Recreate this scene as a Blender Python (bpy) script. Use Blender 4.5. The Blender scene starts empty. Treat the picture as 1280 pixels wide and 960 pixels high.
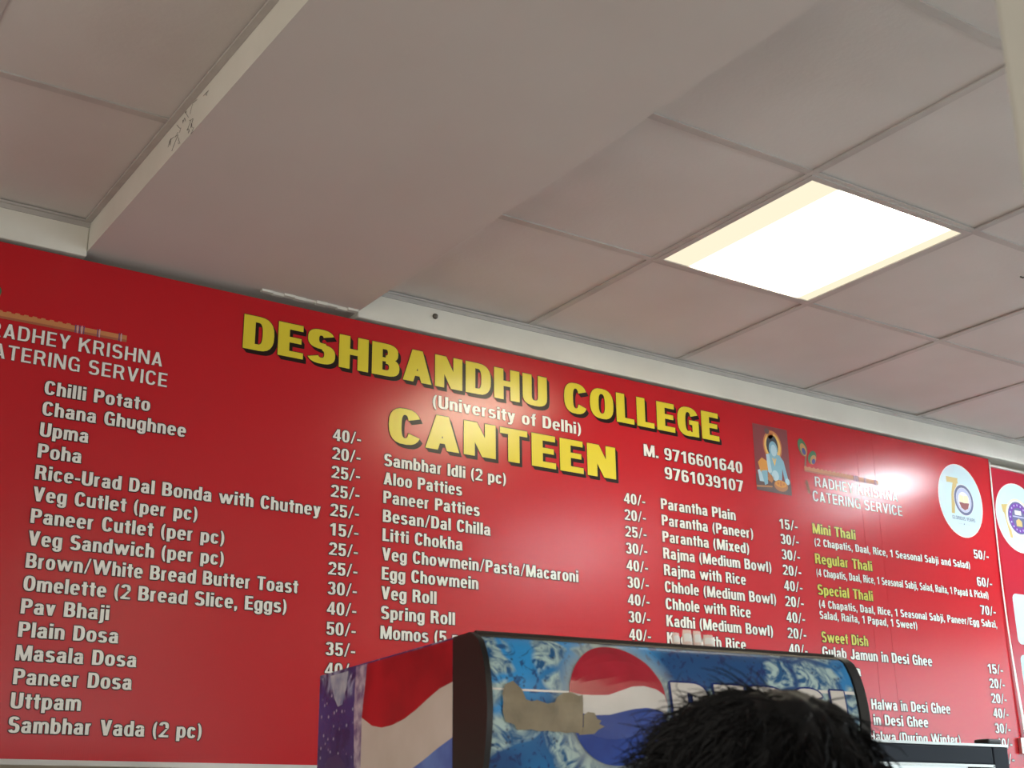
import bpy, bmesh, math, random
from mathutils import Vector, Matrix, noise
random.seed(7)
PI = math.pi
S = bpy.context.scene
COL = S.collection

# ------------------------------------------------------------ camera, light, exposure
EYE = 1.6                                   # height of the camera above the floor
F_PX, YAW, PITCH, ROLL = 1661.0, 0.59541, 0.326055, -0.010616
cam = bpy.data.cameras.new('camera'); cam_o = bpy.data.objects.new('camera', cam); COL.objects.link(cam_o)
cam.sensor_width = 36.0; cam.lens = F_PX * 36.0 / 1280.0
fw = Vector((math.sin(YAW) * math.cos(PITCH), math.cos(YAW) * math.cos(PITCH), math.sin(PITCH)))
rt = Vector((math.cos(YAW), -math.sin(YAW), 0)); up = rt.cross(fw)
r2 = rt * math.cos(ROLL) + up * math.sin(ROLL); u2 = up * math.cos(ROLL) - rt * math.sin(ROLL)
cam_o.matrix_world = Matrix(((r2.x, u2.x, -fw.x, 0), (r2.y, u2.y, -fw.y, 0), (r2.z, u2.z, -fw.z, EYE), (0, 0, 0, 1)))
cam.dof.use_dof = True; cam.dof.focus_distance = 3.6; cam.dof.aperture_fstop = 13
cam.clip_start = 0.02
S.camera = cam_o

S.view_settings.view_transform = 'Standard'; S.view_settings.look = 'None'
S.view_settings.gamma = 1.0; S.view_settings.use_curve_mapping = False
S.view_settings.exposure = 0.0
S.cycles.use_denoising = True
S.cycles.max_bounces = 8; S.cycles.diffuse_bounces = 5

world = bpy.data.worlds.new('world'); S.world = world; world.use_nodes = True
world.node_tree.nodes['Background'].inputs[0].default_value = (0.75, 0.85, 1.0, 1)
world.node_tree.nodes['Background'].inputs[1].default_value = 0.6

PANEL_WARM, PANEL_COOL, PANEL_SMALL = 23.5, 48.0, 84.0          # strength of the ceiling panels

def area(name, loc, rot, sx, sy, power, color):
    l = bpy.data.lights.new(name, 'AREA'); l.shape = 'RECTANGLE'; l.size = sx; l.size_y = sy
    l.energy = power; l.color = color
    o = bpy.data.objects.new(name, l); o.location = loc; o.rotation_euler = rot; COL.objects.link(o); return o
# daylight through the window wall on the right, and through the open side behind the camera
area('window_daylight', (6.85, 0.2, 1.75), (0, PI / 2, 0), 1.7, 3.6, 84, (0.74, 0.92, 1.0))
area('doorway_daylight', (2.3, -4.85, 1.5), (PI / 2, 0, 0), 3.2, 2.2, 62, (1.0, 0.96, 0.89))

area('left_fill', (-2.45, 0.2, 1.6), (0, -PI / 2, 0), 1.9, 2.6, 58, (1.0, 0.93, 0.82))  # added fill light to brighten the left; that wall has no door

# ------------------------------------------------------------ helpers
def mat(name, color, rough=0.5, metal=0.0, spec=0.5, emit=None, estr=0.0, coat=0.0, trans=0.0):
    m = bpy.data.materials.new(name); m.use_nodes = True
    b = m.node_tree.nodes['Principled BSDF']
    b.inputs['Base Color'].default_value = (*color, 1); b.inputs['Roughness'].default_value = rough
    b.inputs['Metallic'].default_value = metal; b.inputs['Specular IOR Level'].default_value = spec
    b.inputs['Coat Weight'].default_value = coat; b.inputs['Transmission Weight'].default_value = trans
    if emit:
        b.inputs['Emission Color'].default_value = (*emit, 1); b.inputs['Emission Strength'].default_value = estr
    return m
def nodes(m): return m.node_tree.nodes, m.node_tree.links, m.node_tree.nodes['Principled BSDF']
def noisy(m, c1, c2, scale, lo=0.35, hi=0.65, bump=0.0, bscale=None, detail=4):
    n, l, b = nodes(m)
    tc = n.new('ShaderNodeTexCoord'); nz = n.new('ShaderNodeTexNoise'); nz.inputs['Scale'].default_value = scale
    nz.inputs['Detail'].default_value = detail
    cr = n.new('ShaderNodeValToRGB'); cr.color_ramp.elements[0].position = lo; cr.color_ramp.elements[1].position = hi
    cr.color_ramp.elements[0].color = (*c1, 1); cr.color_ramp.elements[1].color = (*c2, 1)
    l.new(tc.outputs['Object'], nz.inputs['Vector']); l.new(nz.outputs['Fac'], cr.inputs[0]); l.new(cr.outputs[0], b.inputs['Base Color'])
    if bump:
        n2 = n.new('ShaderNodeTexNoise'); n2.inputs['Scale'].default_value = bscale or scale * 6; n2.inputs['Detail'].default_value = 3
        bp = n.new('ShaderNodeBump'); bp.inputs['Strength'].default_value = bump; bp.inputs['Distance'].default_value = 0.002
        l.new(tc.outputs['Object'], n2.inputs['Vector']); l.new(n2.outputs['Fac'], bp.inputs['Height']); l.new(bp.outputs[0], b.inputs['Normal'])
    return m

class MB:
    """collects faces (with material index) and links them as one mesh object"""
    def __init__(self): self.v = []; self.f = []; self.mi = []; self.sm = []
    def face(self, pts, mi=0, smooth=False):
        i = len(self.v); self.v += [tuple(p) for p in pts]; self.f.append(list(range(i, i + len(pts)))); self.mi.append(mi); self.sm.append(smooth)
    def box(self, a, b, mi=0):
        x0, y0, z0 = a; x1, y1, z1 = b; i = len(self.v)
        self.v += [(x0, y0, z0), (x1, y0, z0), (x1, y1, z0), (x0, y1, z0), (x0, y0, z1), (x1, y0, z1), (x1, y1, z1), (x0, y1, z1)]
        for q in ((3, 2, 1, 0), (4, 5, 6, 7), (0, 1, 5, 4), (1, 2, 6, 5), (2, 3, 7, 6), (3, 0, 4, 7)):
            self.f.append([i + k for k in q]); self.mi.append(mi); self.sm.append(False)
        return self
    def grid(self, fn, us, vs, mi=0, smooth=True, flip=False):
        i = len(self.v); nu, nv = len(us), len(vs)
        for v in vs:
            for u in us: self.v.append(tuple(fn(u, v)))
        for b in range(nv - 1):
            for a in range(nu - 1):
                q = [i + b * nu + a, i + b * nu + a + 1, i + (b + 1) * nu + a + 1, i + (b + 1) * nu + a]
                self.f.append(q[::-1] if flip else q); self.mi.append(mi); self.sm.append(smooth)
        return self
    def tube(self, pts, r, n=6, mi=0, cap=True):
        pts = [Vector(p) for p in pts]; rs = r if isinstance(r, (list, tuple)) else [r] * len(pts); i = len(self.v)
        for k, p in enumerate(pts):
            d = (pts[min(k + 1, len(pts) - 1)] - pts[max(k - 1, 0)]).normalized()
            a = d.orthogonal().normalized() if k == 0 else (a - d * a.dot(d)).normalized()
            c = d.cross(a)
            for j in range(n):
                t = 2 * PI * j / n; self.v.append(tuple(p + (a * math.cos(t) + c * math.sin(t)) * rs[k]))
        for k in range(len(pts) - 1):
            for j in range(n):
                self.f.append([i + k * n + j, i + k * n + (j + 1) % n, i + (k + 1) * n + (j + 1) % n, i + (k + 1) * n + j]); self.mi.append(mi); self.sm.append(n > 4)
        if cap:
            self.f.append([i + j for j in range(n)][::-1]); self.mi.append(mi); self.sm.append(False)
            e = i + (len(pts) - 1) * n; self.f.append([e + j for j in range(n)]); self.mi.append(mi); self.sm.append(False)
        return self
    def lathe(self, prof, n=24, c=(0, 0, 0), mi=0):
        i = len(self.v)
        for (r, z) in prof:
            for j in range(n): t = 2 * PI * j / n; self.v.append((c[0] + r * math.cos(t), c[1] + r * math.sin(t), c[2] + z))
        for k in range(len(prof) - 1):
            for j in range(n):
                self.f.append([i + k * n + j, i + k * n + (j + 1) % n, i + (k + 1) * n + (j + 1) % n, i + (k + 1) * n + j]); self.mi.append(mi); self.sm.append(True)
        return self
    def build(self, name, mats, parent=None, loc=(0, 0, 0), bevel=0.0, seg=2):
        me = bpy.data.meshes.new(name); me.from_pydata(self.v, [], self.f)
        for m in (mats if isinstance(mats, (list, tuple)) else [mats]): me.materials.append(m)
        me.polygons.foreach_set('material_index', self.mi); me.polygons.foreach_set('use_smooth', self.sm); me.update()
        o = bpy.data.objects.new(name, me); COL.objects.link(o); o.location = loc
        if parent: o.parent = parent
        if bevel:
            md = o.modifiers.new('bevel', 'BEVEL'); md.width = bevel; md.segments = seg; md.limit_method = 'ANGLE'
        return o
def tag(o, label=None, cat=None, group=None, kind=None):
    if label: o['label'] = label
    if cat: o['category'] = cat
    if group: o['group'] = group
    if kind: o['kind'] = kind
    return o
def empty(name, loc, rz=0.0):
    o = bpy.data.objects.new(name, None); COL.objects.link(o); o.location = loc; o.rotation_euler = (0, 0, rz); o.empty_display_size = 0.1; return o
def struct(o): o['kind'] = 'structure'; return o

# ------------------------------------------------------------ materials
M = {}
M['tile'] = noisy(mat('ceiling_tile_white', (0.62, 0.60, 0.58), 0.85), (0.56, 0.525, 0.50), (0.63, 0.605, 0.585), 2.2, 0.3, 0.7, 0.25, 90)
M['tbar'] = noisy(mat('painted_grid_bar', (0.55, 0.52, 0.50), 0.6), (0.40, 0.375, 0.36), (0.50, 0.475, 0.455), 6, 0.3, 0.6)
M['dark_gap'] = mat('ceiling_void', (0.25, 0.23, 0.22), 0.9)
M['paint'] = noisy(mat('white_paint', (0.74, 0.72, 0.67), 0.6), (0.66, 0.645, 0.585), (0.74, 0.725, 0.665), 5, 0.3, 0.7, 0.12, 40)
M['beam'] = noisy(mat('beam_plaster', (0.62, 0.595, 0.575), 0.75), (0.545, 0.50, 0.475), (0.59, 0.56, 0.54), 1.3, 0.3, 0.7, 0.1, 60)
M['column'] = noisy(mat('column_paint', (.42, .41, .37), .6), (.38, .37, .335), (.45, .44, .40), 5)
M['wall'] = noisy(mat('beige_wall_paint', (0.52, 0.47, 0.38), 0.7), (0.47, 0.42, 0.34), (0.56, 0.51, 0.42), 4, 0.3, 0.7, 0.1, 50)
M['floor'] = noisy(mat('terrazzo_floor', (0.42, 0.40, 0.37), 0.35), (0.32, 0.30, 0.28), (0.50, 0.48, 0.45), 60, 0.35, 0.65)
M['black'] = mat('black_plastic', (0.010, 0.0095, 0.0095), 0.36, spec=.35)
M['navy'] = mat('dark_blue_black_plastic', (0.010, 0.015, 0.027), 0.5, spec=.18)
M['metal'] = mat('aluminium', (0.62, 0.62, 0.60), 0.35, 1.0)
M['screw'] = mat('dull_steel', (0.16, 0.14, 0.12), 0.5, 0.8)
M['white_ink'] = mat('white_print', (0.80, 0.78, 0.74), 0.26)
M['yellow_ink'] = mat('yellow_print', (0.68, 0.56, 0.034), 0.26)
M['lemon_ink'] = mat('pale_yellow_print', (0.60, 0.55, 0.08), 0.28)
M['dark_ink'] = mat('dark_print', (0.014, 0.006, 0.005), 0.3, spec=.25)
M['outline_ink'] = mat('brown_outline_print', (0.03, 0.004, 0.004), 0.3, spec=.25)

def board_red(name, c, seams=True):
    m = mat(name, c, 0.235, spec=0.5); n, l, b = nodes(m)
    tc = n.new('ShaderNodeTexCoord')
    w = n.new('ShaderNodeTexWave'); w.wave_type = 'BANDS'; w.bands_direction = 'X'; w.inputs['Scale'].default_value = 62; w.inputs['Distortion'].default_value = 0.15
    bp = n.new('ShaderNodeBump'); bp.inputs['Strength'].default_value = 0.10; bp.inputs['Distance'].default_value = 0.0006
    nz = n.new('ShaderNodeTexNoise'); nz.inputs['Scale'].default_value = 2.0; nz.inputs['Detail'].default_value = 1
    bp2 = n.new('ShaderNodeBump'); bp2.inputs['Strength'].default_value = 0.10; bp2.inputs['Distance'].default_value = 0.004
    l.new(tc.outputs['Object'], w.inputs['Vector']); l.new(tc.outputs['Object'], nz.inputs['Vector'])
    l.new(w.outputs['Fac'], bp.inputs['Height']); l.new(nz.outputs['Fac'], bp2.inputs['Height'])
    l.new(bp2.outputs[0], bp.inputs['Normal']); l.new(bp.outputs[0], b.inputs['Normal'])
    return m
M['red'] = board_red('red_printed_sheet', (0.475, 0.0055, 0.0125))
M['red_side'] = board_red('rose_red_printed_sheet', (0.42, 0.010, 0.028))

# ------------------------------------------------------------ the room
WY = 3.222            # wall plane; the board face stands at BY
BY = 3.158
CZ = 1.493 + EYE      # ceiling
X0, X1, Y0 = -2.6, 7.0, -5.0
BX0, BX1, BZ = 0.842, 1.613, 3.013       # beam
struct(MB().box((X0 - .1, Y0 - .1, -.1), (X1 + .1, WY + .1, 0)).build('floor', M['floor']))
struct(MB().box((X0 - .1, WY, 0), (X1 + .1, WY + .12, CZ + .12)).build('wall_front', M['wall']))
struct(MB().box((X0 - .1, Y0, 0), (X0, WY, CZ + .12)).build('wall_left', M['paint']))
bk = MB(); bk.box((X0 - .1, Y0 - .1, 0), (0.4, Y0, CZ + .12)); bk.box((4.0, Y0 - .1, 0), (X1 + .1, Y0, CZ + .12)); bk.box((0.4, Y0 - .1, 2.65), (4.0, Y0, CZ + .12))
struct(bk.build('wall_back', M['paint']))
rw = MB(); rw.box((X1, Y0, 0), (X1 + .1, WY, .85)); rw.box((X1, Y0, 2.65), (X1 + .1, WY, CZ + .12)); rw.box((X1, Y0, .85), (X1 + .1, -1.65, 2.65)); rw.box((X1, 2.05, .85), (X1 + .1, WY, 2.65))
struct(rw.build('wall_right', M['paint']))
wf = MB()
for y in (-1.65, -0.45, 0.78, 2.01): wf.box((X1 + .02, y, .85), (X1 + .07, y + .04, 2.65))
for z in (.85, 2.61): wf.box((X1 + .02, -1.65, z), (X1 + .07, 2.05, z + .04))
struct(wf.build('window_1', M['metal']))

# suspended ceiling: tiles with their small sags, and the grid of bars below them
LIGHT_TILES = {(0, 1): 'warm', (3, 4): 'cool', (0, 8): 'warm', (4, 8): 'warm', (-6, 4): 'dim'}
TX = lambda i: 2.207 + .6 * i
TY = lambda j: (3.16 if j == 0 else 3.16 - .597 - .6 * (j - 1))
tiles = MB(); bars = MB()
def tile_range(x0, x1):
    i0 = math.floor((x0 - 2.207) / .6); i1 = math.ceil((x1 - 2.207) / .6)
    for i in range(i0, i1):
        a, b = max(TX(i), x0), min(TX(i + 1), x1)
        if b - a < .02: continue
        for j in range(0, 14):
            y1, y0 = TY(j), max(TY(j + 1), Y0)
            if y1 - y0 < .02: continue
            if (i, j) in LIGHT_TILES: continue
            g = .001; rr = random.Random(i * 91 + j * 17)
            h = [CZ + .0032 + rr.random() ** 4 * .0035 for _ in range(4)]
            P = [(a + g, y0 + g, h[0]), (b - g, y0 + g, h[1]), (b - g, y1 - g, h[2]), (a + g, y1 - g, h[3])]
            T = [(p[0], p[1], p[2] + .012) for p in P]
            tiles.face(P[::-1])
            for k in range(4): tiles.face([P[k], P[(k + 1) % 4], T[(k + 1) % 4], T[k]])
    for i in range(i0 + 1, i1):
        if x0 + .03 < TX(i) < x1 - .03: bars.box((TX(i) - .011, Y0, CZ - .001), (TX(i) + .011, WY - .02, CZ + .003))
    for j in range(1, 14):
        if TY(j) > Y0 + .05: bars.box((x0, TY(j) - .011, CZ - .0005), (x1, TY(j) + .011, CZ + .0028))
tile_range(X0, BX0 + .01); tile_range(BX1 - .01, X1)
tiles.box((X0 - .1, Y0 - .1, CZ + .05), (X1 + .1, WY + .1, CZ + .12), 1)
struct(tiles.build('ceiling', [M['tile'], M['dark_gap']]))
struct(bars.build('trim_1', M['tbar'], bevel=0.0))
# dropped beam running out from the wall, fascia band above the board, thin wall angles
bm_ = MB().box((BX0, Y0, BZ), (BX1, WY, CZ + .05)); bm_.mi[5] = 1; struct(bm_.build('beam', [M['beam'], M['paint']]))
fa = MB(); fa.box((X0, BY + .002, 2.998), (BX0 - .0005, WY, CZ - .012)); fa.box((BX1 + .0005, BY + .002, 2.998), (X1, WY, CZ - .012))
struct(fa.build('trim_2', M['paint'], bevel=.004))
pl = MB()
for k in range(9):
    a = 1.315 + k * .0325; pl.box((a, BY - .010 + .003 * math.sin(k * 2.1), BZ - .006 - .002 * (k % 2)), (a + .0325, BY + .004, BZ + .002))
struct(pl.build('trim_5', M['paint']))
wa = MB()
for a, b in ((X0, BX0 - .001), (BX1 + .001, X1)):
    wa.box((a, BY - .010, CZ - .004), (b, WY, CZ + .001)); wa.box((a, BY - .002, CZ - .016), (b, WY, CZ - .004))
struct(wa.build('trim_3', M['tbar']))
ba = MB(); ba.box((BX0 - .016, Y0, CZ - .004), (BX0 - .0005, BY - .012, CZ + .001)); ba.box((BX1 + .0005, Y0, CZ - .004), (BX1 + .016, BY - .012, CZ + .001))
struct(ba.build('trim_4', M['tbar']))
# column at the right, close to the camera
px, py = 0.700, 0.452
struct(MB().box((px, py - .26, 0), (px + .30, py, CZ + .004)).build('pillar', M['column'], bevel=.006))

# ------------------------------------------------------------ ceiling light panels
def panel_mat(name, color, strength):
    m = bpy.data.materials.new(name); m.use_nodes = True; n, l = m.node_tree.nodes, m.node_tree.links; n.clear()
    out = n.new('ShaderNodeOutputMaterial'); e = n.new('ShaderNodeEmission'); tc = n.new('ShaderNodeTexCoord')
    sp = n.new('ShaderNodeSeparateXYZ'); l.new(tc.outputs['Object'], sp.inputs[0])
    ad = n.new('ShaderNodeMath'); ad.operation = 'SUBTRACT'; ad.inputs[1].default_value = .028; l.new(sp.outputs['X'], ad.inputs[0])
    ab = n.new('ShaderNodeMath'); ab.operation = 'ABSOLUTE'; l.new(ad.outputs[0], ab.inputs[0])
    mr = n.new('ShaderNodeMapRange'); mr.inputs[1].default_value = .15; mr.inputs[2].default_value = .215; mr.inputs[3].default_value = 1; mr.inputs[4].default_value = .044
    l.new(ab.outputs[0], mr.inputs[0]); mu = n.new('ShaderNodeMath'); mu.operation = 'MULTIPLY'; mu.inputs[1].default_value = strength
    l.new(mr.outputs[0], mu.inputs[0]); e.inputs[0].default_value = (*color, 1); l.new(mu.outputs[0], e.inputs[1]); l.new(e.outputs[0], out.inputs[0]); return m
M['panel_warm'] = panel_mat('lit_panel_warm', (1.0, 0.90, 0.66), PANEL_WARM)
M['panel_cool'] = panel_mat('lit_panel_cool', (0.90, 0.95, 1.0), PANEL_COOL)
M['panel_small'] = panel_mat('lit_panel_small', (0.88, 0.95, 1.0), PANEL_SMALL)
M['panel_dim'] = panel_mat('lit_panel_dim', (1.0, 0.9, 0.75), 4.0)
LBL = {(0, 1): 'lit square ceiling light panel above the red menu board, beside the dropped beam',
       'surface': 'cool white surface-mounted ceiling light panel near the board, beyond the right edge of the view',
       (3, 4): 'cool white ceiling light panel near the window side, overhead to the right of the camera',
       (0, 8): 'ceiling light panel behind the camera, in line with the warm panel',
       (4, 8): 'ceiling light panel far behind the camera on the window side',
       (-6, 4): 'dim ceiling light panel to the left of the dropped beam'}
PANELS = [((TX(i) + .3, (TY(j) + TY(j + 1)) / 2, CZ), k, LBL[(i, j)]) for (i, j), k in LIGHT_TILES.items()] + [((4.60, 2.45, CZ - .032), 'small', LBL['surface'])]
for at, k, lb in PANELS:
    r = tag(empty('ceiling_light', at), lb, 'ceiling light', 'square light panels in the ceiling')
    fr = MB(); hw, hh, t = (.16, .16, .015) if k == 'small' else (.297, .297, .018)
    for a, b in (((-hw, -hh), (hw, -hh + t)), ((-hw, hh - t), (hw, hh)), ((-hw, -hh + t), (-hw + t, hh - t)), ((hw - t, -hh + t), (hw, hh - t))):
        fr.box((*a, -.003), (*b, .03))
    fr.build('frame', M['tbar'], r)
    MB().box((-hw + t, -hh + t, .000), (hw - t, hh - t, .006)).build('diffuser', M['panel_' + k], r)

# ------------------------------------------------------------ lettering: own condensed bold alphabet
class G:
    """collects the strokes of one glyph as convex polygons, cap height 1"""
    def __init__(s, st, th): s.p = []; s.S = st; s.T = th; s.k = 0
    def B(s, x0, y0, x1, y1): s.k += 1; s.p.append((s.k, [(x0, y0), (x1, y0), (x1, y1), (x0, y1)]))
    def P(s, *pts):
        a = sum(pts[k][0] * pts[(k + 1) % len(pts)][1] - pts[(k + 1) % len(pts)][0] * pts[k][1] for k in range(len(pts)))
        s.k += 1; s.p.append((s.k, list(pts) if a > 0 else list(pts)[::-1]))
    def R(s, x0, y0, x1, y1, a0=0, a1=360, sv=None, sh=None, e=2.6):
        sv = s.S if sv is None else sv; sh = s.T if sh is None else sh
        cx, cy, rx, ry = (x0 + x1) / 2, (y0 + y1) / 2, (x1 - x0) / 2, (y1 - y0) / 2
        def q(t, rx, ry):
            c, d = math.cos(t), math.sin(t)
            return (cx + rx * math.copysign(abs(c) ** (2 / e), c), cy + ry * math.copysign(abs(d) ** (2 / e), d))
        N = max(3, int(abs(a1 - a0) / 15)); ts = [math.radians(a0 + (a1 - a0) * k / N) for k in range(N + 1)]
        irx, iry = max(rx - sv, .012), max(ry - sh, .012)
        s.k += 1
        for k in range(N):
            s.p.append((s.k, [q(ts[k], rx, ry), q(ts[k + 1], rx, ry), q(ts[k + 1], irx, iry), q(ts[k], irx, iry)]))
def glyph(ch, st, th):
    g = G(st, th); B, P, R = g.B, g.P, g.R; s, t = st, th; x = .73; ov = .015
    ls, lt = st * .93, th * .9
    def done(w): return g.p, w
    if ch == ' ': return [], (.27 if th in (.15, .18) else .19)
    if ch == 'A':
        w = .50 + s * .55; k = s * 1.02
        P((0, 0), (k, 0), (w / 2 + k * .50, 1), (w / 2 - k * .5, 1)); P((w, 0), (w - k, 0), (w / 2 - k * .5, 1), (w / 2 + k * .5, 1)); B(w * .22, .19, w * .78, .19 + t * .9); return done(w)
    if ch in 'BPRD':
        B(0, 0, s, 1)
        if ch == 'D':
            R(-.02, 0, .58, 1, -90, 90); B(s * .5, 1 - t, .30, 1); B(s * .5, 0, .30, t); return done(.58)
        if ch == 'B':
            R(.02, .455, .55, 1, -90, 90); R(.0, 0, .58, .565, -90, 90); B(s * .5, 1 - t, .29, 1); B(s * .5, .445, .30, .565); B(s * .5, 0, .30, t); return done(.58)
        yb = .40 if ch == 'P' else .42
        R(.0, yb, .56, 1, -90, 90); B(s * .5, 1 - t, .29, 1); B(s * .5, yb, .29, yb + t)
        if ch == 'R': P((.30, .50), (.30 + s * .9, .52), (.60, 0), (.60 - s * 1.05, 0)); return done(.60)
        return done(.56)
    if ch == 'C': R(0, -ov, .58, 1 + ov, 27, 333); return done(.57)
    if ch == 'G': R(0, -ov, .59, 1 + ov, 27, 300); B(.32, .40, .59, .40 + t * .9); B(.59 - s * .82, 0, .59, .42); B(.35, .02, .55, .02 + t * .7); return done(.60)
    if ch == 'E': B(0, 0, s, 1); B(0, 1 - t, .48, 1); B(0, .435, .45, .435 + t * .92); B(0, 0, .49, t); return done(.49)
    if ch == 'H': B(0, 0, s, 1); B(.60 - s, 0, .60, 1); B(s * .5, .435, .60 - s * .5, .435 + t); return done(.60)
    if ch == 'I': B(0, 0, s, 1); return done(s)
    if ch == 'J': R(0, -ov, .46, .5, 178, 360); B(.46 - s, .24, .46, 1); return done(.46)
    if ch == 'K': B(0, 0, s, 1); P((s * .8, .28), (s * .8, .56), (.60 - s * 1.15, 1), (.60, 1)); P((.24, .60), (.24 + s * .55, .74), (.63, 0), (.63 - s * 1.15, 0)); return done(.62)
    if ch == 'L': B(0, 0, s, 1); B(0, 0, .46, t); return done(.46)
    if ch == 'M':
        w = .78; k = s * .92; B(0, 0, k, 1); B(w - k, 0, w, 1); P((.02, 1), (k * 1.25, 1), (w / 2 + k * .42, 0), (w / 2 - k * .42, 0)); P((w - .02, 1), (w - k * 1.25, 1), (w / 2 - k * .42, 0), (w / 2 + k * .42, 0)); return done(w)
    if ch == 'N': B(0, 0, s * .93, 1); B(.61 - s * .93, 0, .61, 1); P((.01, 1), (s * 1.12, 1), (.60, 0), (.60 - s * 1.12, 0)); return done(.61)
    if ch == 'O': R(0, -ov, .60, 1 + ov); return done(.60)
    if ch == 'S': R(.01, .43, .54, 1 + ov, 22, 262); R(0, -ov, .56, .57, -158, 82); P((.10, .62), (.20, .43), (.46, .40), (.36, .60)); return done(.56)
    if ch == 'T': B(0, 1 - t, .54, 1); B(.27 - s / 2, 0, .27 + s / 2, 1); return done(.54)
    if ch == 'U': R(0, -ov, .59, .62, 180, 360); B(0, .30, s, 1); B(.59 - s, .30, .59, 1); return done(.59)
    if ch == 'V': P((0, 1), (s, 1), (.30 + s * .5, 0), (.30 - s * .5, 0)); P((.60, 1), (.60 - s, 1), (.30 - s * .5, 0), (.30 + s * .5, 0)); return done(.60)
    if ch == 'W':
        k = s * .9
        for a, b in ((0, .22), (.44, .22), (.44, .66), (.88, .66)): P((a - k * .5 + .09, 1), (a + k * .5 + .09, 1), (b + k * .5 + .09, 0), (b - k * .5 + .09, 0))
        return done(1.05)
    if ch == 'Y': P((0, 1), (s * 1.05, 1), (.29 + s * .5, .40), (.29 - s * .5, .40)); P((.58, 1), (.58 - s * 1.05, 1), (.29 - s * .5, .40), (.29 + s * .5, .40)); B(.29 - s / 2, 0, .29 + s / 2, .45); return done(.58)
    # ---- lower case
    s, t = ls, lt
    g.S, g.T = s, t
    if ch == 'a': R(.02, .25, .475, x + ov, 8, 172); B(.475 - s, .05, .475, .52); B(.46 - s * .7, 0, .495, .08); R(0, -ov, .46, .45, 60, 330); B(.23, .335, .40, .335 + t * .8); return done(.50)
    if ch == 'b': B(0, 0, s, 1); R(.01, -ov, .51, x + ov); return done(.51)
    if ch == 'c': R(0, -ov, .48, x + ov, 27, 333); return done(.47)
    if ch == 'd': B(.50 - s, 0, .50, 1); R(-.01, -ov, .49, x + ov); return done(.50)
    if ch == 'e': R(0, -ov, .50, x + ov, -2, 322); B(.08, .315, .45, .315 + t * .85); return done(.50)
    if ch == 'f': B(.08, 0, .08 + s, .80); R(.08, .50, .50, 1.02, 85, 180); B(0, x - t, .33, x); return done(.33)
    if ch == 'g': R(-.01, -ov, .49, x + ov); B(.50 - s, -.02, .50, x); R(.01, -.26, .50, .30, 190, 360); return done(.50)
    if ch in 'hn': B(0, 0, s, 1 if ch == 'h' else x); R(.0, .10, .49, x + ov, 0, 150); B(.49 - s, 0, .49, .44); return done(.49)
    if ch == 'i': B(0, 0, s, x); B(0, .84, s, 1); return done(s)
    if ch == 'j': B(.05, -.08, .05 + s, x); B(.05, .84, .05 + s, 1); R(-.19, -.25, .05 + s, .10, 262, 360, e=2.2); return done(.05 + s)
    if ch == 'k': B(0, 0, s, 1); P((s * .8, .22), (s * .8, .44), (.48 - s * 1.05, x), (.49, x)); P((.20, .42), (.20 + s * .6, .54), (.51, 0), (.51 - s * 1.15, 0)); return done(.50)
    if ch == 'l': B(0, 0, s, 1); return done(s)
    if ch == 'm':
        B(0, 0, s, x)
        for a in (0, .315): R(a, .10, a + .455, x + ov, 0, 150); B(a + .455 - s, 0, a + .455, .44)
        return done(.77)
    if ch == 'o': R(0, -ov, .51, x + ov); return done(.51)
    if ch == 'p': B(0, -.23, s, x); R(.01, -ov, .51, x + ov); return done(.51)
    if ch == 'r': B(0, 0, s, x); R(.01, .16, .50, x + ov, 85, 165); return done(.33)
    if ch == 's': R(.01, .305, .45, x + ov, 20, 262); R(0, -ov, .47, .425, -160, 82); P((.08, .46), (.17, .31), (.39, .29), (.30, .44)); return done(.47)
    if ch == 't': B(.08, .14, .08 + s, .93); B(0, x - t, .34, x); R(.08, -ov, .50, .40, 180, 262); return done(.33)
    if ch == 'u': R(0, -ov, .49, .62, 180, 330); B(0, .28, s, x); B(.49 - s, 0, .49, x); return done(.49)
    if ch in 'vy':
        P((0, x), (s, x), (.24 + s * .5, 0), (.24 - s * .5, 0)); P((.48, x), (.48 - s, x), (.24 - s * .5, 0), (.24 + s * .5, 0))
        if ch == 'y': P((.17, .0), (.17 + s, .0), (.16 + s * .4, -.23), (.02, -.23)); P((.02, -.23), (.02, -.11), (.20, -.11), (.18, -.23))
        return done(.48)
    if ch == 'w':
        k = s * .92
        for a, b in ((0, .175), (.35, .175), (.35, .525), (.70, .525)): P((a - k * .5 + .08, x), (a + k * .5 + .08, x), (b + k * .5 + .08, 0), (b - k * .5 + .08, 0))
        return done(.86)
    if ch == 'x': P((0, x), (s * 1.1, x), (.50, 0), (.50 - s * 1.1, 0)); P((.49, x), (.49 - s * 1.1, x), (0, 0), (s * 1.1, 0)); return done(.50)
    if ch == 'z': B(.01, x - t, .42, x); B(0, 0, .43, t); P((0, t), (s, t), (.42, x - t), (.42 - s, x - t)); return done(.43)
    # ---- figures and marks
    s, t = st * .93, th * .93; g.S, g.T = s, t; w = .53
    if ch == '0': R(0, -ov, w, 1 + ov); return done(w)
    if ch == '1': B(.20, 0, .20 + s, 1); P((.03, .70), (.03, .83), (.22, 1), (.30, 1), (.30, .74)); return done(w - .06)
    if ch == '2': R(0, .42, w, 1 + ov, -25, 170); B(0, 0, w, t); P((0, t * .6), (s * 1.15, t * .8), (w - .03, .58), (w - s * .95, .54)); return done(w)
    if ch == '3': R(.01, .455, w - .02, 1 + ov, -95, 165); R(0, -ov, w, .57, -165, 95); return done(w)
    if ch == '4': B(.30, 0, .30 + s, 1); B(0, .20, .56, .20 + t); P((0, .30), (s * .85, .30), (.38, .98), (.31, 1)); return done(.56)
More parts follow.
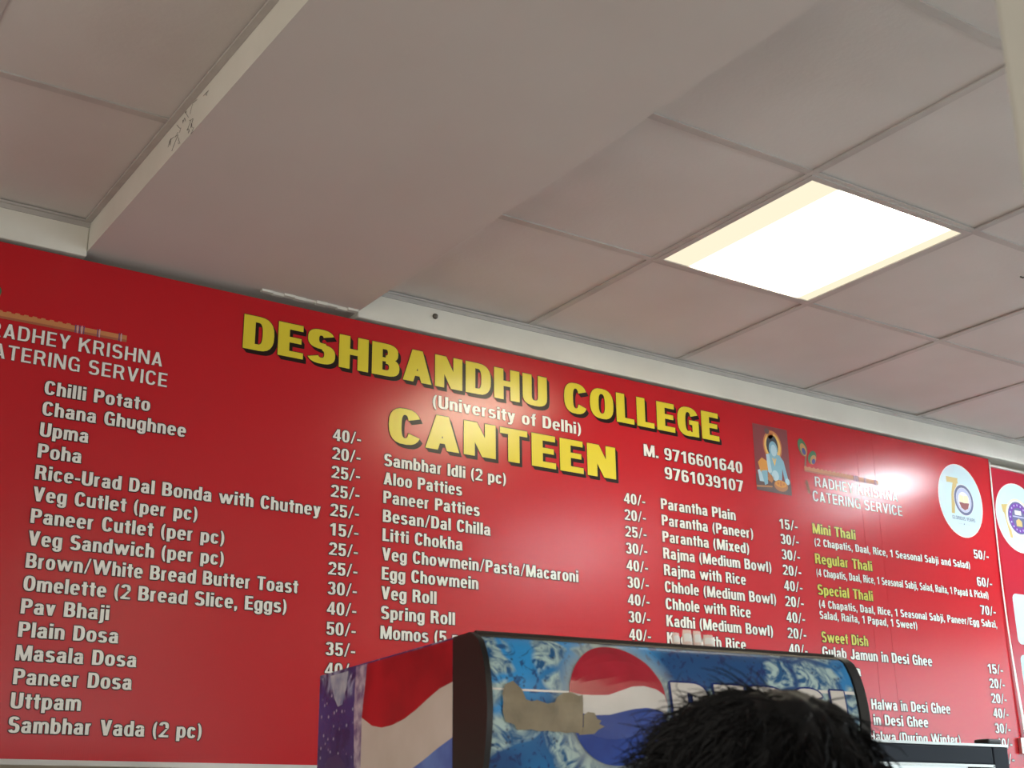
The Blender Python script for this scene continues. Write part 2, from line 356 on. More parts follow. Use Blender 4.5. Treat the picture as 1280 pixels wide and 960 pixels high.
    if ch == '5': B(.05, 1 - t, w - .03, 1); B(.04, .42, .04 + s * .85, 1); R(0, -ov, w, .66, -165, 140); return done(w)
    if ch == '6': R(0, -ov, w, .63); B(0, .28, s, .72); R(0, .40, w, 1 + ov, 22, 180); return done(w)
    if ch == '7': B(0, 1 - t, w, 1); P((w - s * 1.1, 1 - t * .5), (w, 1 - t * .5), (.10 + s, 0), (.10, 0)); return done(w)
    if ch == '8': R(.01, .44, w - .01, 1 + ov); R(0, -ov, w, .57); return done(w)
    if ch == '9': R(0, .37, w, 1 + ov); B(w - s, .28, w, .72); R(0, -ov, w, .60, 202, 360); return done(w)
    if ch == '(': R(0, -.22, .55, 1.06, 112, 248, s * .85, t * .4, 2.0); return done(.25)
    if ch == ')': R(-.30, -.22, .25, 1.06, -68, 68, s * .85, t * .4, 2.0); return done(.25)
    if ch == '/': P((0, -.03), (.10, -.03), (.37, 1.03), (.27, 1.03)); return done(.37)
    if ch == '-': B(0, .29, .28, .43); return done(.28)
    if ch == '.': B(0, 0, s, .18); return done(s)
    if ch == ',': B(0, 0, s * .9, .18); P((.02, 0), (s * .9, 0), (s * .55, -.17), (0, -.17)); return done(s)
    if ch == '&': R(.08, .50, .46, 1 + ov); R(0, -ov, .50, .60, 0, 330); P((.10, .72), (.26, .80), (.62, 0), (.40, 0)); return done(.62)
    return [], .3
GAP = .085
def text_polys(txt, st, th, gap=GAP):
    out = []; x = 0
    for c in txt:
        p, w = glyph(c, st, th)
        out += [(k, [(a + x, b) for a, b in q]) for k, q in p]; x += w + gap
    return out, x - gap
NO_SHADOW = None
def lettering(name, txt, x0, x1, z, cap, ink, parent, org, y, edge=None, e=0.0024, drop=None, st=.20, th=.15, gap=GAP, label=None):
    """a line of print on a plane facing -y: baseline z, from x0 to x1, cap height cap"""
    P, w = text_polys(txt, st, th, gap); sx = (x1 - x0) / w
    mb = MB(); mats = [ink]
    def layer(dx, dz, dy, mi):
        for k, q in P: mb.face([(x0 + a * sx + dx - org[0], y - dy - k * .00005 - org[1], z + b * cap + dz - org[2]) for a, b in q], mi)
    layer(0, 0, .0014, 0)
    if edge:
        mats.append(edge)
        for k in range(6): a = k * PI / 3 + .5; layer(math.cos(a) * e, math.sin(a) * e, .0009 - k * .000008, 1)
        if drop:
            n = drop[2]
            for k in range(1, n + 1): layer(drop[0] * k / n, drop[1] * k / n, .0006 - k * .000008, 1)
    o = mb.build(name, mats, parent)
    if label: o['label'] = label
    return o

# ------------------------------------------------------------ the big red menu board
BL, BR, BB, BT = -0.18, 4.415, 1.767, 2.986
ORG = (2.12, BY, BB)
board = tag(empty('menu_board', ORG), 'long glossy red canteen menu board with white and yellow lettering along the wall', 'menu board')
def loc(x, y, z): return (x - ORG[0], y - ORG[1], z - ORG[2])
pn = MB()
cuts = [BL, 3.650, 3.738, BR]
for a, b in zip(cuts[:-1], cuts[1:]): pn.box(loc(a + .0005, BY, BB), loc(b - .0005, BY + .012, BT))
pn.build('panel', M['red'], board)
bt = MB()
for z in (1.80, 2.35, 2.90): bt.box(loc(BL + .05, BY + .012, z), loc(BR - .05, WY - .002, z + .04))
bt.build('batten', M['wall'], board)
es = MB(); es.box(loc(BL, BY - .006, BB - .012), loc(BR, BY + .014, BB)); es.build('bottom_strip', M['metal'], board)['label'] = 'thin pale strip along the lower edge'
def line(name, txt, x0, x1, z, cap, ink='white_ink', edge='outline_ink', **k): return lettering(name, txt, x0, x1, z, cap, M[ink], board, ORG, BY, M[edge] if edge else None, **k)

# heading
line('title_lettering', 'DESHBANDHU', 1.271, 2.268, 2.835, .0975, 'yellow_ink', 'dark_ink', e=.0020, drop=(.010, -.011, 4), st=.22, th=.18, gap=.075, label='large yellow capitals with black drop shadow reading DESHBANDHU')
line('title_lettering', 'COLLEGE', 2.333, 2.976, 2.836, .0975, 'yellow_ink', 'dark_ink', e=.0020, drop=(.010, -.011, 4), st=.22, th=.18, gap=.075, label='large yellow capitals with black drop shadow reading COLLEGE')
line('title_lettering', 'CANTEEN', 1.718, 2.528, 2.644, .103, 'yellow_ink', 'dark_ink', e=.0020, drop=(.010, -.011, 4), st=.225, th=.18, gap=.085, label='large yellow capitals with black drop shadow reading CANTEEN')
line('subtitle_lettering', '(University of Delhi)', 1.861, 2.395, 2.769, .038, e=.0012, st=.19)
line('phone_number', 'M. 9716601640', 2.645, 3.072, 2.739, .039)
line('phone_number', '9761039107', 2.728, 3.071, 2.675, .039)

PITCH_Z = .0529
C1 = [('Chilli Potato', 1.034), ('Chana Ghughnee', 1.132), ('Upma', .888), ('Poha', .876), ('Rice-Urad Dal Bonda with Chutney', 1.517),
      ('Veg Cutlet (per pc)', 1.177), ('Paneer Cutlet (per pc)', 1.252), ('Veg Sandwich (per pc)', 1.254), ('Brown/White Bread Butter Toast', 1.461),
      ('Omelette (2 Bread Slice, Eggs)', 1.431), ('Pav Bhaji', .976), ('Plain Dosa', 1.003), ('Masala Dosa', 1.051), ('Paneer Dosa', 1.044),
      ('Uttpam', .929), ('Sambhar Vada (2 pc)', 1.224)]
for k, (t, r) in enumerate(C1): line('menu_item', t, .772, r, 2.6175 - k * PITCH_Z, .0345)
for k, t in enumerate('40 20 25 25 25 15 25 25 30 40 50 35 40'.split()): line('price', t + '/-', 1.546, 1.632, 2.621 - k * .0526, .0330)
C2 = [('Sambhar Idli (2 pc)', 2.113), ('Aloo Patties', 1.961), ('Paneer Patties', 2.021), ('Besan/Dal Chilla', 2.058), ('Litti Chokha', 1.963),
      ('Veg Chowmein/Pasta/Macaroni', 2.370), ('Egg Chowmein', 2.016), ('Veg Roll', 1.879), ('Spring Roll', 1.939), ('Momos (5 pc)', 1.992)]
for k, (t, r) in enumerate(C2): line('menu_item', t, 1.706, r, 2.572 - k * .0530, .0345)
for k, t in enumerate('40 20 25 30 40 30 40 30 40'.split()): line('price', t + '/-', 2.556, 2.641, 2.573 - k * .0528, .0330)
C3 = [('Parantha Plain', 3.027), ('Parantha (Paneer)', 3.101), ('Parantha (Mixed)', 3.078), ('Rajma (Medium Bowl)', 3.174), ('Rajma with Rice', 3.054),
      ('Chhole (Medium Bowl)', 3.185), ('Chhole with Rice', 3.066), ('Kadhi (Medium Bowl)', 3.160), ('Kadhi with Rice', 3.035)]
for k, (t, r) in enumerate(C3): line('menu_item', t, 2.706, r, 2.573 - k * .0530, .0345)
for k, t in enumerate('15 30 30 20 40 20 40 20 40'.split()): line('price', t + '/-', 3.227, 3.313, 2.570 - k * .0526, .0335)
for t, r, z in (('Mini Thali', 3.600, 2.571), ('Regular Thali', 3.671, 2.466), ('Special Thali', 3.660, 2.359), ('Sweet Dish', 3.613, 2.199)):
    line('menu_heading', t, 3.386, r, z, .0350, 'lemon_ink', label='pale yellow dish heading')
for t, x0, r, z in (('(2 Chapatis, Daal, Rice, 1 Seasonal Sabji and Salad)', 3.390, 4.218, 2.528), ('(4 Chapatis, Daal, Rice, 1 Seasonal Sabji, Salad, Raita, 1 Papad & Pickel)', 3.387, 4.306, 2.422),
                    ('(4 Chapatis, Daal, Rice, 1 Seasonal Sabji, Paneer/Egg Sabzi,', 3.387, 4.336, 2.315), ('Salad, Raita, 1 Papad, 1 Sweet)', 3.385, 3.879, 2.277)):
    line('dish_note', t, x0, r, z, .0265, e=.0013)
for t, x0, r, z in (('Gulab Jamun in Desi Ghee', 3.383, 3.939, 2.150), ('a', 3.524, 3.563, 2.095), ('Halwa in Desi Ghee', 3.600, 4.009, 1.987), ('a in Desi Ghee', 3.560, 3.882, 1.936), ('Halwa (During Winter)', 3.577, 4.047, 1.880)):
    line('menu_item', t, x0, r, z, .0345)
for t, z in (('50', 2.572), ('60', 2.467), ('70', 2.360), ('15', 2.143), ('20', 2.090), ('20', 2.036), ('40', 1.983), ('30', 1.929), ('40', 1.876)):
    line('price', t + '/-', 4.249, 4.337, z, .0335)
line('price', '/-', 4.305, 4.339, 1.822, .0335)

# printed emblems: caterer's name with flute and peacock feathers (left and right)
def flat(mb, pts, dy, mi): mb.face([loc(x, BY - dy, z) for x, z in pts], mi)
def ell(cx, cz, rx, rz, n=28, a=0.0):
    ca, sa = math.cos(a), math.sin(a)
    return [(cx + rx * math.cos(2 * PI * k / n) * ca - rz * math.sin(2 * PI * k / n) * sa, cz + rx * math.cos(2 * PI * k / n) * sa + rz * math.sin(2 * PI * k / n) * ca) for k in range(n)]
M['bamboo'] = mat('printed_bamboo', (0.52, 0.20, 0.07), 0.4); M['bamboo_dark'] = mat('printed_bamboo_dark', (0.36, 0.10, 0.045), 0.4)
M['violet'] = mat('printed_violet', (0.10, 0.03, 0.16), 0.4); M['feather_green'] = mat('printed_feather_green', (0.03, 0.14, 0.05), 0.4)
M['feather_gold'] = mat('printed_feather_gold', (0.50, 0.25, 0.08), 0.4); M['feather_blue'] = mat('printed_feather_blue', (0.03, 0.04, 0.22), 0.4)
M['pale_mauve'] = mat('printed_pale_mauve', (0.55, 0.40, 0.50), 0.4); M['feather_olive'] = mat('printed_feather_olive', (0.16, 0.10, 0.05), 0.4)
def emblem(tx0, tx1, dx):
    line('caterer_name', 'RADHEY KRISHNA', tx0 + .017, tx1 - .017, 2.741, .0365, 'white_ink', 'outline_ink', e=.0012, st=.145, th=.125, gap=.13)
    line('caterer_name', 'CATERING SERVICE', tx0, tx1, 2.688, .0365, 'white_ink', 'outline_ink', e=.0012, st=.145, th=.125, gap=.13)
    fl = MB(); x0, x1, zc, h = tx0 - .03, tx1 - .113, 2.799, .0205
    flat(fl, [(x0, zc - h / 2), (x1, zc - h / 2), (x1, zc + h / 2 - .003), (x0, zc + h / 2 - .003)], .0008, 0)
    flat(fl, [(x0, zc - h / 2), (x1, zc - h / 2), (x1, zc - h / 2 + .006), (x0, zc - h / 2 + .006)], .0010, 1)
    xx = x0
    while xx < x0 + (x1 - x0) * .62:
        flat(fl, [(xx, zc + h / 2 - .003), (xx + .013, zc + h / 2 - .003), (xx + .011, zc + h / 2), (xx + .002, zc + h / 2)], .0008, 0); xx += .0205
    for a, b in ((.655, 5), (.80, 2), (.945, 2)):
        for q in range(b):
            u = x0 + (x1 - x0) * a + q * .0052
            flat(fl, [(u, zc - h / 2 - .001), (u + .0026, zc - h / 2 - .001), (u + .0026, zc + h / 2), (u, zc + h / 2)], .0012, 2 if q % 2 == 0 else 3)
    for u in (x0 + .008, x0 + .004):                                # tassel hanging from the flute end
        for q in range(3): flat(fl, ell(u + .004 * q, zc - .05 - .014 * q, .005, .010, 12), .0009, 1)
    fl.build('flute_print', [M['bamboo'], M['bamboo_dark'], M['violet'], M['pale_mauve']], board)['label'] = 'printed brown flute with violet bands'
    ft = MB()
    for cx, cz, s, a in ((tx0 - .027, 2.868, 1.0, .35), (tx0 + .018, 2.838, .85, -.6)):
        flat(ft, ell(cx - .004, cz + .008, .021 * s, .033 * s, 24, a), .0007, 0); flat(ft, ell(cx, cz, .015 * s, .024 * s, 24, a), .0009, 1); flat(ft, ell(cx + .001, cz - .006, .009 * s, .013 * s, 20, a), .0011, 2)
    flat(ft, [(tx0 - .030, 2.80), (tx0 - .022, 2.80), (tx0 - .012, 2.85), (tx0 - .020, 2.85)], .0006, 3)
    ft.build('feather_print', [M['feather_green'], M['feather_gold'], M['feather_blue'], M['feather_olive']], board)['label'] = 'printed peacock feather eyes'
emblem(.611, 1.073, 0); emblem(3.401, 3.864, 0)

# small devotional picture, as a plain blue seated figure with halo and bowl
pc = MB(); X, Z = 3.134, 2.692; Wp, Hp = .165, .236
names = ['picture_maroon', 'picture_orange', 'picture_gold', 'picture_blue', 'picture_dark', 'picture_cloth', 'picture_bowl', 'picture_shade', 'picture_pale']
cols = [(.20, .03, .035), (.50, .16, .04), (.72, .45, .12), (.20, .40, .52), (.03, .03, .045), (.62, .27, .04), (.42, .17, .06), (.10, .06, .06), (.42, .58, .66)]
pm = [mat(a, c, .45) for a, c in zip(names, cols)]
def pp(pts, dy, mi): flat(pc, [(X + u * Wp, Z + v * Hp) for u, v in pts], dy, mi)
pp([(0, 0), (1, 0), (1, 1), (0, 1)], .0006, 0); pp([(0, 0), (1, 0), (1, .2), (0, .24)], .0008, 7)
pp(ell(.54, .70, .27, .24), .0008, 1); pp(ell(.54, .70, .235, .205), .0009, 2)
pp(ell(.53, .71, .17, .165), .0010, 4); pp(ell(.50, .86, .09, .05, 20, .3), .0010, 1); pp(ell(.40, .92, .07, .045, 20), .0010, 7)
pp(ell(.55, .655, .125, .125), .0012, 3); pp(ell(.56, .64, .085, .09), .0013, 8)
pp([(.33, .56), (.45, .59), (.72, .58), (.80, .52), (.74, .20), (.40, .22)], .0011, 3)
pp([(.33, .56), (.42, .57), (.47, .30), (.36, .28)], .0012, 8); pp([(.72, .58), (.83, .50), (.95, .17), (.84, .15)], .0012, 3)
pp([(.08, .42), (.20, .50), (.34, .46), (.36, .32), (.14, .28)], .0013, 5)
pp([(.06, .30), (.14, .32), (.24, .14), (.10, .14)], .0012, 8); pp([(.16, .30), (.34, .32), (.33, .12), (.24, .09)], .0014, 3)
pp([(.36, .30), (.52, .22), (.44, .14), (.33, .18)], .0013, 6); pp(ell(.56, .26, .10, .08), .0013, 8)
pp(ell(.70, .12, .20, .085), .0015, 6); pp(ell(.70, .145, .165, .05), .0016, 5)
for u, v in ((.62, .15), (.70, .165), (.78, .15), (.70, .13)): pp(ell(u, v, .035, .02, 10), .0017, 1)
pp([(.50, .52), (.56, .40), (.62, .52), (.58, .52), (.56, .46), (.54, .52)], .0014, 2)
pp(ell(.90, .20, .06, .05), .0015, 8); pp([(.0, .07), (.45, .10), (.45, .075), (.0, .045)], .0012, 6)
pc.build('picture_print', pm, board)['label'] = 'small printed picture of a blue seated figure with a golden halo'

# anniversary medallion
def ring(mb, cx, cz, rx, rz, w, dy, mi, n=40):
    for k in range(n):
        a, b = 2 * PI * k / n, 2 * PI * (k + 1) / n
        flat(mb, [(cx + rx * math.cos(a), cz + rz * math.sin(a)), (cx + rx * math.cos(b), cz + rz * math.sin(b)), (cx + (rx - w) * math.cos(b), cz + (rz - w) * math.sin(b)), (cx + (rx - w) * math.cos(a), cz + (rz - w) * math.sin(a))], dy, mi)
M['pale_disc'] = mat('pale_blue_white_print', (0.50, 0.64, 0.68), 0.4); M['gold_print'] = mat('gold_print', (0.52, 0.38, 0.13), 0.4)
M['slate'] = mat('slate_print', (0.10, 0.11, 0.22), 0.4); M['maroon'] = mat('maroon_print', (0.22, 0.05, 0.05), 0.4); M['purple'] = mat('purple_print', (0.14, 0.03, 0.30), 0.4)
M['lavender'] = mat('lavender_print', (0.42, 0.45, 0.62), 0.4); M['cream'] = mat('cream_print', (0.72, 0.68, 0.42), 0.4)
md = MB(); cx, cz = 4.211, 2.791
flat(md, ell(cx, cz, .129, .144, 48), .0006, 1); flat(md, ell(cx, cz, .126, .141, 48), .0008, 0)
flat(md, [(cx - .072, cz + .088), (cx - .006, cz + .088), (cx - .006, cz + .066), (cx - .072, cz + .066)], .0010, 2)
flat(md, [(cx - .030, cz + .088), (cx - .004, cz + .088), (cx - .030, cz + .02), (cx - .044, cz - .055), (cx - .062, cz - .055), (cx - .052, cz + .02)], .0011, 2)
ec, ez = cx + .018, cz + .004
flat(md, ell(ec, ez, .058, .062, 40), .0012, 1); ring(md, ec, ez, .056, .060, .011, .0014, 3); flat(md, ell(ec, ez, .044, .048, 36), .0013, 4)
flat(md, ell(ec, ez - .004, .034, .036, 30), .0015, 1); flat(md, [(ec - .030, ez - .010), (ec + .030, ez - .010), (ec + .020, ez - .032), (ec, ez - .040), (ec - .020, ez - .032)], .0016, 5)
flat(md, [(ec - .026, ez - .008), (ec - .001, ez - .012), (ec - .001, ez + .016), (ec - .026, ez + .020)], .0017, 6); flat(md, [(ec + .026, ez - .008), (ec + .001, ez - .012), (ec + .001, ez + .016), (ec + .026, ez + .020)], .0017, 6)
flat(md, ell(cx + .004, cz - .0915, .003, .003, 10), .001, 3)
for a, b in ((-.032, -.006), (.014, .040)): flat(md, [(cx + a, cz - .0925), (cx + b, cz - .0925), (cx + b, cz - .0905), (cx + a, cz - .0905)], .001, 4)
md.build('medallion_print', [M['pale_disc'], M['white_ink'], M['gold_print'], M['slate'], M['lavender'], M['maroon'], M['cream']], board)['label'] = 'pale round emblem with a gold seven and a ringed crest'
line('emblem_lettering', 'GLORIOUS YEARS', cx - .062, cx + .072, cz - .077, .0135, 'slate', None, st=.15, th=.13)
# loose white edging strip on the right end, bowed outwards towards the bottom
st = MB()
def strip(u, v):
    w = .006 + .010 * max(0, v - .6) / .4; bow = -.032 * math.sin(PI * min(v * 1.02, 1)) ; 
    return loc(BR - .002 + bow * .55 + u * w - .010 * v, BY - .004 - .010 * v * v, BT - .012 - v * (BT - 1.885))
st.grid(strip, [0, .5, 1], [k / 20 for k in range(21)]); st.grid(lambda u, v: (Vector(strip(u, v)) + Vector((0, .002, 0))), [0, 1], [k / 20 for k in range(21)], flip=True)
st.build('edge_strip', M['white_ink'], board)['label'] = 'loose white edging strip bowed along the right end'
cl = MB(); cl.box(loc(4.372, BY - .016, 1.858), loc(4.418, BY - .001, 1.915)); cl.box(loc(4.378, BY - .019, 1.876), loc(4.412, BY - .016, 1.882)); cl.box(loc(4.378, BY - .019, 1.892), loc(4.412, BY - .016, 1.898))
cl.build('corner_clip', M['metal'], board, bevel=.003)['label'] = 'grey ribbed clip on the lower right edge'

# ------------------------------------------------------------ second board to the right
O2 = (5.02, BY, 1.79)
b2 = tag(empty('photo_board', O2), 'rose red board with round crest and white photo tiles, right of the menu board', 'menu board')
def loc(x, y, z): return (x - O2[0], y - O2[1], z - O2[2])
MB().box(loc(4.424, BY + .006, 1.79), loc(5.62, BY + .018, 2.957)).build('panel', M['red_side'], b2)
bt = MB()
for z in (1.85, 2.40, 2.88): bt.box(loc(4.47, BY + .018, z), loc(5.57, WY - .002, z + .04))
bt.build('batten', M['wall'], b2)
MB().box(loc(4.424, BY - .002, 2.957), loc(5.62, BY + .02, 2.964)).build('top_strip', M['paint'], b2)
BY_keep = BY; BY = BY + .006
md = MB(); cx, cz = 4.567, 2.766
flat(md, ell(cx, cz, .140, .141, 48), .0006, 1); flat(md, ell(cx, cz, .137, .138, 48), .0008, 0)
for sgn in (-1, 1):
    flat(md, [(cx + sgn * .100, cz + .045), (cx + sgn * .060, cz + .050), (cx + sgn * .060, cz - .0), (cx + sgn * .095, cz + .015)], .0009, 2)
    flat(md, [(cx + sgn * .090, cz + .02), (cx + sgn * .070, cz + .02), (cx + sgn * .050, cz - .085), (cx + sgn * .066, cz - .085)], .0009, 2)
flat(md, ell(cx, cz, .078, .078, 40), .0011, 6); flat(md, ell(cx, cz, .072, .072, 40), .0012, 1); flat(md, ell(cx, cz, .066, .066, 40), .0013, 3); ring(md, cx, cz, .060, .060, .018, .0014, 7)
for k in range(16):
    a = 2 * PI * k / 16; flat(md, ell(cx + .052 * math.cos(a), cz + .052 * math.sin(a), .0045, .0045, 6), .0016, 4)
flat(md, [(cx - .020, cz + .012), (cx + .020, cz + .012), (cx + .020, cz + .030), (cx - .020, cz + .030)], .0016, 1); flat(md, [(cx - .036, cz + .002), (cx + .036, cz + .002), (cx + .036, cz + .007), (cx - .036, cz + .007)], .0016, 4)
flat(md, [(cx - .018, cz - .034), (cx + .018, cz - .034), (cx + .018, cz - .012), (cx, cz - .002), (cx - .018, cz - .012)], .0016, 2)
md.build('crest_print', [M['pale_disc'], M['white_ink'], M['gold_print'], M['slate'], M['lavender'], M['maroon'], M['cream'], M['purple']], b2)['label'] = 'round pale emblem with a purple crest'
def rrect(x0, z0, x1, z1, r, n=6):
    pts = []
    for (cx, cz, a) in ((x1 - r, z1 - r, 0), (x0 + r, z1 - r, 90), (x0 + r, z0 + r, 180), (x1 - r, z0 + r, 270)):
        pts += [(cx + r * math.cos(math.radians(a + 90 * k / n)), cz + r * math.sin(math.radians(a + 90 * k / n))) for k in range(n + 1)]
    return pts
M['cup_grey'] = mat('printed_cup_grey', (0.28, 0.30, 0.34), 0.4); M['cup_tan'] = mat('printed_cup_tan', (0.45, 0.38, 0.28), 0.4); M['plate_tan'] = mat('printed_food_tan', (0.5, 0.28, 0.1), 0.4)
for k, (z0, z1) in enumerate(((2.264, 2.458), (2.030, 2.224), (1.80, 1.990))):
    for q, x0 in enumerate((4.462, 4.84, 5.22)):
        ph = MB(); flat(ph, rrect(x0, z0, x0 + .335, z1, .022), .0006, 0)
        if (k + q) % 2 == 0:
            c = x0 + .17
            flat(ph, [(c - .075, z0 + .12), (c + .075, z0 + .12), (c + .05, z0 + .025), (c - .05, z0 + .025)], .0008, 1); flat(ph, ell(c, z0 + .125, .085, .030), .0009, 2); flat(ph, ell(c, z0 + .125, .068, .021), .0010, 3)
        else:
            flat(ph, ell(x0 + .167, z0 + .095, .12, .06), .0008, 2); flat(ph, ell(x0 + .167, z0 + .105, .08, .035), .0009, 4)
        ph.build('photo_tile', [M['pale_disc'], M['cup_grey'], M['cup_tan'], M['maroon'], M['plate_tan']], b2)
BY = BY_keep

# ------------------------------------------------------------ fittings on the fascia, beam and ceiling
sc = MB(); sc.lathe([(0, -.006), (.006, -.005), (.0085, 0), (.0085, .003), (0, .003)], 14)
so = sc.build('screw', M['screw'], loc=(1.867, BY - .002, 3.052)); so.rotation_euler = (PI / 2, 0, 0)
so.rotation_euler = (-PI / 2, 0, 0)
tag(so, 'dark round screw head in the white fascia, just right of the dropped beam', 'screw')
ck = MB()
for _ in range(11):
    y = 2.50 + random.gauss(0, .06); z = 3.05 + random.uniform(-.035, .035); p = [Vector((BX0 - .0012, y, z))]
    for q in range(5): p.append(p[-1] + Vector((0, random.gauss(0, .012), random.gauss(0, .010))))
    for v in p: v.z = min(max(v.z, 3.01), 3.085); v.x = BX0 - .0014
    ck.tube(p, .0004, 4)
M['soot'] = mat('sooty_thread', (0.06, 0.05, 0.045), 0.9)
tag(ck.build('cobweb', M['soot']), 'sooty cobweb threads on the left face of the dropped beam', 'cobweb', kind='stuff')
hk = MB(); hk.tube([(0, 0, 0), (0, 0, -.004), (-.004, .003, -.007), (-.012, .007, -.008), (-.018, .010, -.005)], .0024, 8); hk.lathe([(0, -.002), (.006, -.002), (.006, .0), (0, .0)], 16)
tag(hk.build('ceiling_hook', M['screw'], loc=(3.184, 2.072, CZ + .0025)), 'small dark hook under the ceiling tiles, beside the column at the right edge', 'hook')

# ------------------------------------------------------------ tall drinks cooler with wrapped canopy
TH = -0.091; FO = (0.890, 1.413); FT = EYE + .238      # front left top corner of the canopy
FWD, FDP = .606, .515
cooler = tag(empty('drinks_cooler', (FO[0], FO[1], 0), TH), 'tall drinks cooler with blue ice-pattern canopy and red white blue globe logo', 'cooler')
PROF = [(0.0, 0.0), (-.004, .010), (-.012, .022), (-.030, .033), (-.055, .041), (-.090, .046), (-.125, .043), (-.165, .034), (-.21, .020), (-.26, .004), (-.30, -.012)]
def bulge(v):
    for (a, b), (c, d) in zip(PROF[:-1], PROF[1:]):
        if c <= v <= a: return b + (d - b) * (a - v) / (a - c)
    return PROF[-1][1] if v < 0 else 0
CH = .30
def surf(u, v, e=0.0): return (u, -bulge(v) - e, FT + v)
VS = [0, -.004, -.012, -.022, -.034, -.048, -.062, -.078, -.095, -.112, -.13, -.15, -.17, -.19, -.21, -.235, -.26, -.28, -.30]

def ice_mat(name, deep, mid, pale, scale, centre=None, rad=.09, wet=90, share=.45, drop=(.01, .02, .07), dropmix=.7):
    """printed picture of ice blocks in blue water with droplets"""
    m = mat(name, mid, 0.32, spec=0.35); n, l, b = nodes(m)
    def rgbmix(fac, a, c):
        x = n.new('ShaderNodeMix'); x.data_type = 'RGBA'
        for sock, v in ((0, fac), (6, a), (7, c)):
            if hasattr(v, 'node'): l.new(v, x.inputs[sock])
            else: x.inputs[sock].default_value = v if sock == 0 else (*v, 1)
        return x.outputs[2]
    def ramp(src, p0, c0, p1, c1):
        x = n.new('ShaderNodeMapRange'); x.inputs[1].default_value = p0; x.inputs[2].default_value = p1; x.inputs[3].default_value = c0; x.inputs[4].default_value = c1; l.new(src, x.inputs[0]); return x.outputs[0]
    def mul(a, c):
        x = n.new('ShaderNodeMath'); x.operation = 'MULTIPLY'; l.new(a, x.inputs[0])
        if hasattr(c, 'node'): l.new(c, x.inputs[1])
        else: x.inputs[1].default_value = c
        return x.outputs[0]
    tc = n.new('ShaderNodeTexCoord'); obj = tc.outputs['Object']
    wn = n.new('ShaderNodeTexNoise'); wn.inputs['Scale'].default_value = scale * .9; wn.inputs['Detail'].default_value = 2; l.new(obj, wn.inputs['Vector'])
    mx = n.new('ShaderNodeMix'); mx.data_type = 'VECTOR'; mx.inputs[0].default_value = .045; l.new(obj, mx.inputs[4]); l.new(wn.outputs['Color'], mx.inputs[5])
    vo = n.new('ShaderNodeTexVoronoi'); vo.inputs['Scale'].default_value = scale; l.new(mx.outputs[1], vo.inputs['Vector'])
    ve = n.new('ShaderNodeTexVoronoi'); ve.inputs['Scale'].default_value = scale; ve.feature = 'DISTANCE_TO_EDGE'; l.new(mx.outputs[1], ve.inputs['Vector'])
    sep = n.new('ShaderNodeSeparateColor'); l.new(vo.outputs['Color'], sep.inputs[0])
    st = n.new('ShaderNodeTexNoise'); st.inputs['Scale'].default_value = scale * 2.2; st.inputs['Detail'].default_value = 7; st.inputs['Distortion'].default_value = 2.6; l.new(obj, st.inputs['Vector'])
    big = n.new('ShaderNodeTexNoise'); big.inputs['Scale'].default_value = scale * .45; big.inputs['Detail'].default_value = 1; l.new(obj, big.inputs['Vector'])
    water = rgbmix(ramp(big.outputs['Fac'], .42, 0, .60, 1), [.72 * a + .28 * c for a, c in zip(deep, mid)], [min(1, 1.25 * c) for c in mid])
    water = rgbmix(ramp(st.outputs['Fac'], .38, .75, .45, 0), water, deep)
    icec = rgbmix(ramp(st.outputs['Fac'], .40, 0, .60, 1), [.35 * a + .4 * c for a, c in zip(deep, mid)], pale)
    chunk = mul(ramp(sep.outputs[0], 1 - share - .02, 0, 1 - share + .02, 1), ramp(ve.outputs['Distance'], .02, 0, .10, 1))
    col = rgbmix(chunk, water, icec)
    vd = n.new('ShaderNodeTexVoronoi'); vd.inputs['Scale'].default_value = wet; vd.inputs['Randomness'].default_value = 1; l.new(obj, vd.inputs['Vector'])
    sd = n.new('ShaderNodeSeparateColor'); l.new(vd.outputs['Color'], sd.inputs[0])
    dot = mul(ramp(vd.outputs['Distance'], .16, 1, .30, 0), ramp(sd.outputs[1], .60, 0, .66, 1))
    col = rgbmix(mul(dot, dropmix), col, drop)
    if centre:
        ds = n.new('ShaderNodeVectorMath'); ds.operation = 'DISTANCE'; ds.inputs[1].default_value = centre; l.new(mx.outputs[1], ds.inputs[0])
        ds2 = n.new('ShaderNodeVectorMath'); ds2.operation = 'DISTANCE'; ds2.inputs[1].default_value = centre; l.new(obj, ds2.inputs[0])
        col = rgbmix(ramp(ds2.outputs['Value'], rad, .80, rad * 1.4, 0), col, (.40, .46, .44))
    l.new(col, b.inputs['Base Color']); return m
GC = (.188, -.045, FT - .085); GR = .0745
M['ice'] = ice_mat('ice_print', (.010, .018, .12), (.022, .24, .56), (.46, .62, .60), 15, GC, .072, 125, share=.5)
M['ice_violet'] = ice_mat('violet_ice_print', (.022, .016, .085), (.045, .038, .17), (.26, .28, .42), 9, None, wet=95, share=.3, drop=(.42, .42, .52), dropmix=.8)
M['logo_red'] = noisy(mat('logo_red', (.45, .01, .03), .22, coat=.15), (.30, .006, .018), (.52, .010, .035), 11, .3, .7)
M['logo_white'] = noisy(mat('logo_white', (.62, .58, .54), .25, coat=.15), (.56, .53, .50), (.70, .67, .64), 9)
M['logo_blue'] = noisy(mat('logo_blue', (.015, .04, .28), .22, coat=.15), (.010, .02, .16), (.02, .07, .38), 10)
M['side_red'] = noisy(mat('wrap_red', (.36, .006, .012), .3), (.24, .005, .010), (.42, .008, .016), 9)
M['side_white'] = noisy(mat('wrap_white', (.55, .47, .42), .35), (.46, .39, .345), (.54, .47, .43), 8)
M['side_blue'] = noisy(mat('wrap_blue', (.06, .13, .40), .3), (.03, .07, .30), (.10, .20, .50), 14)
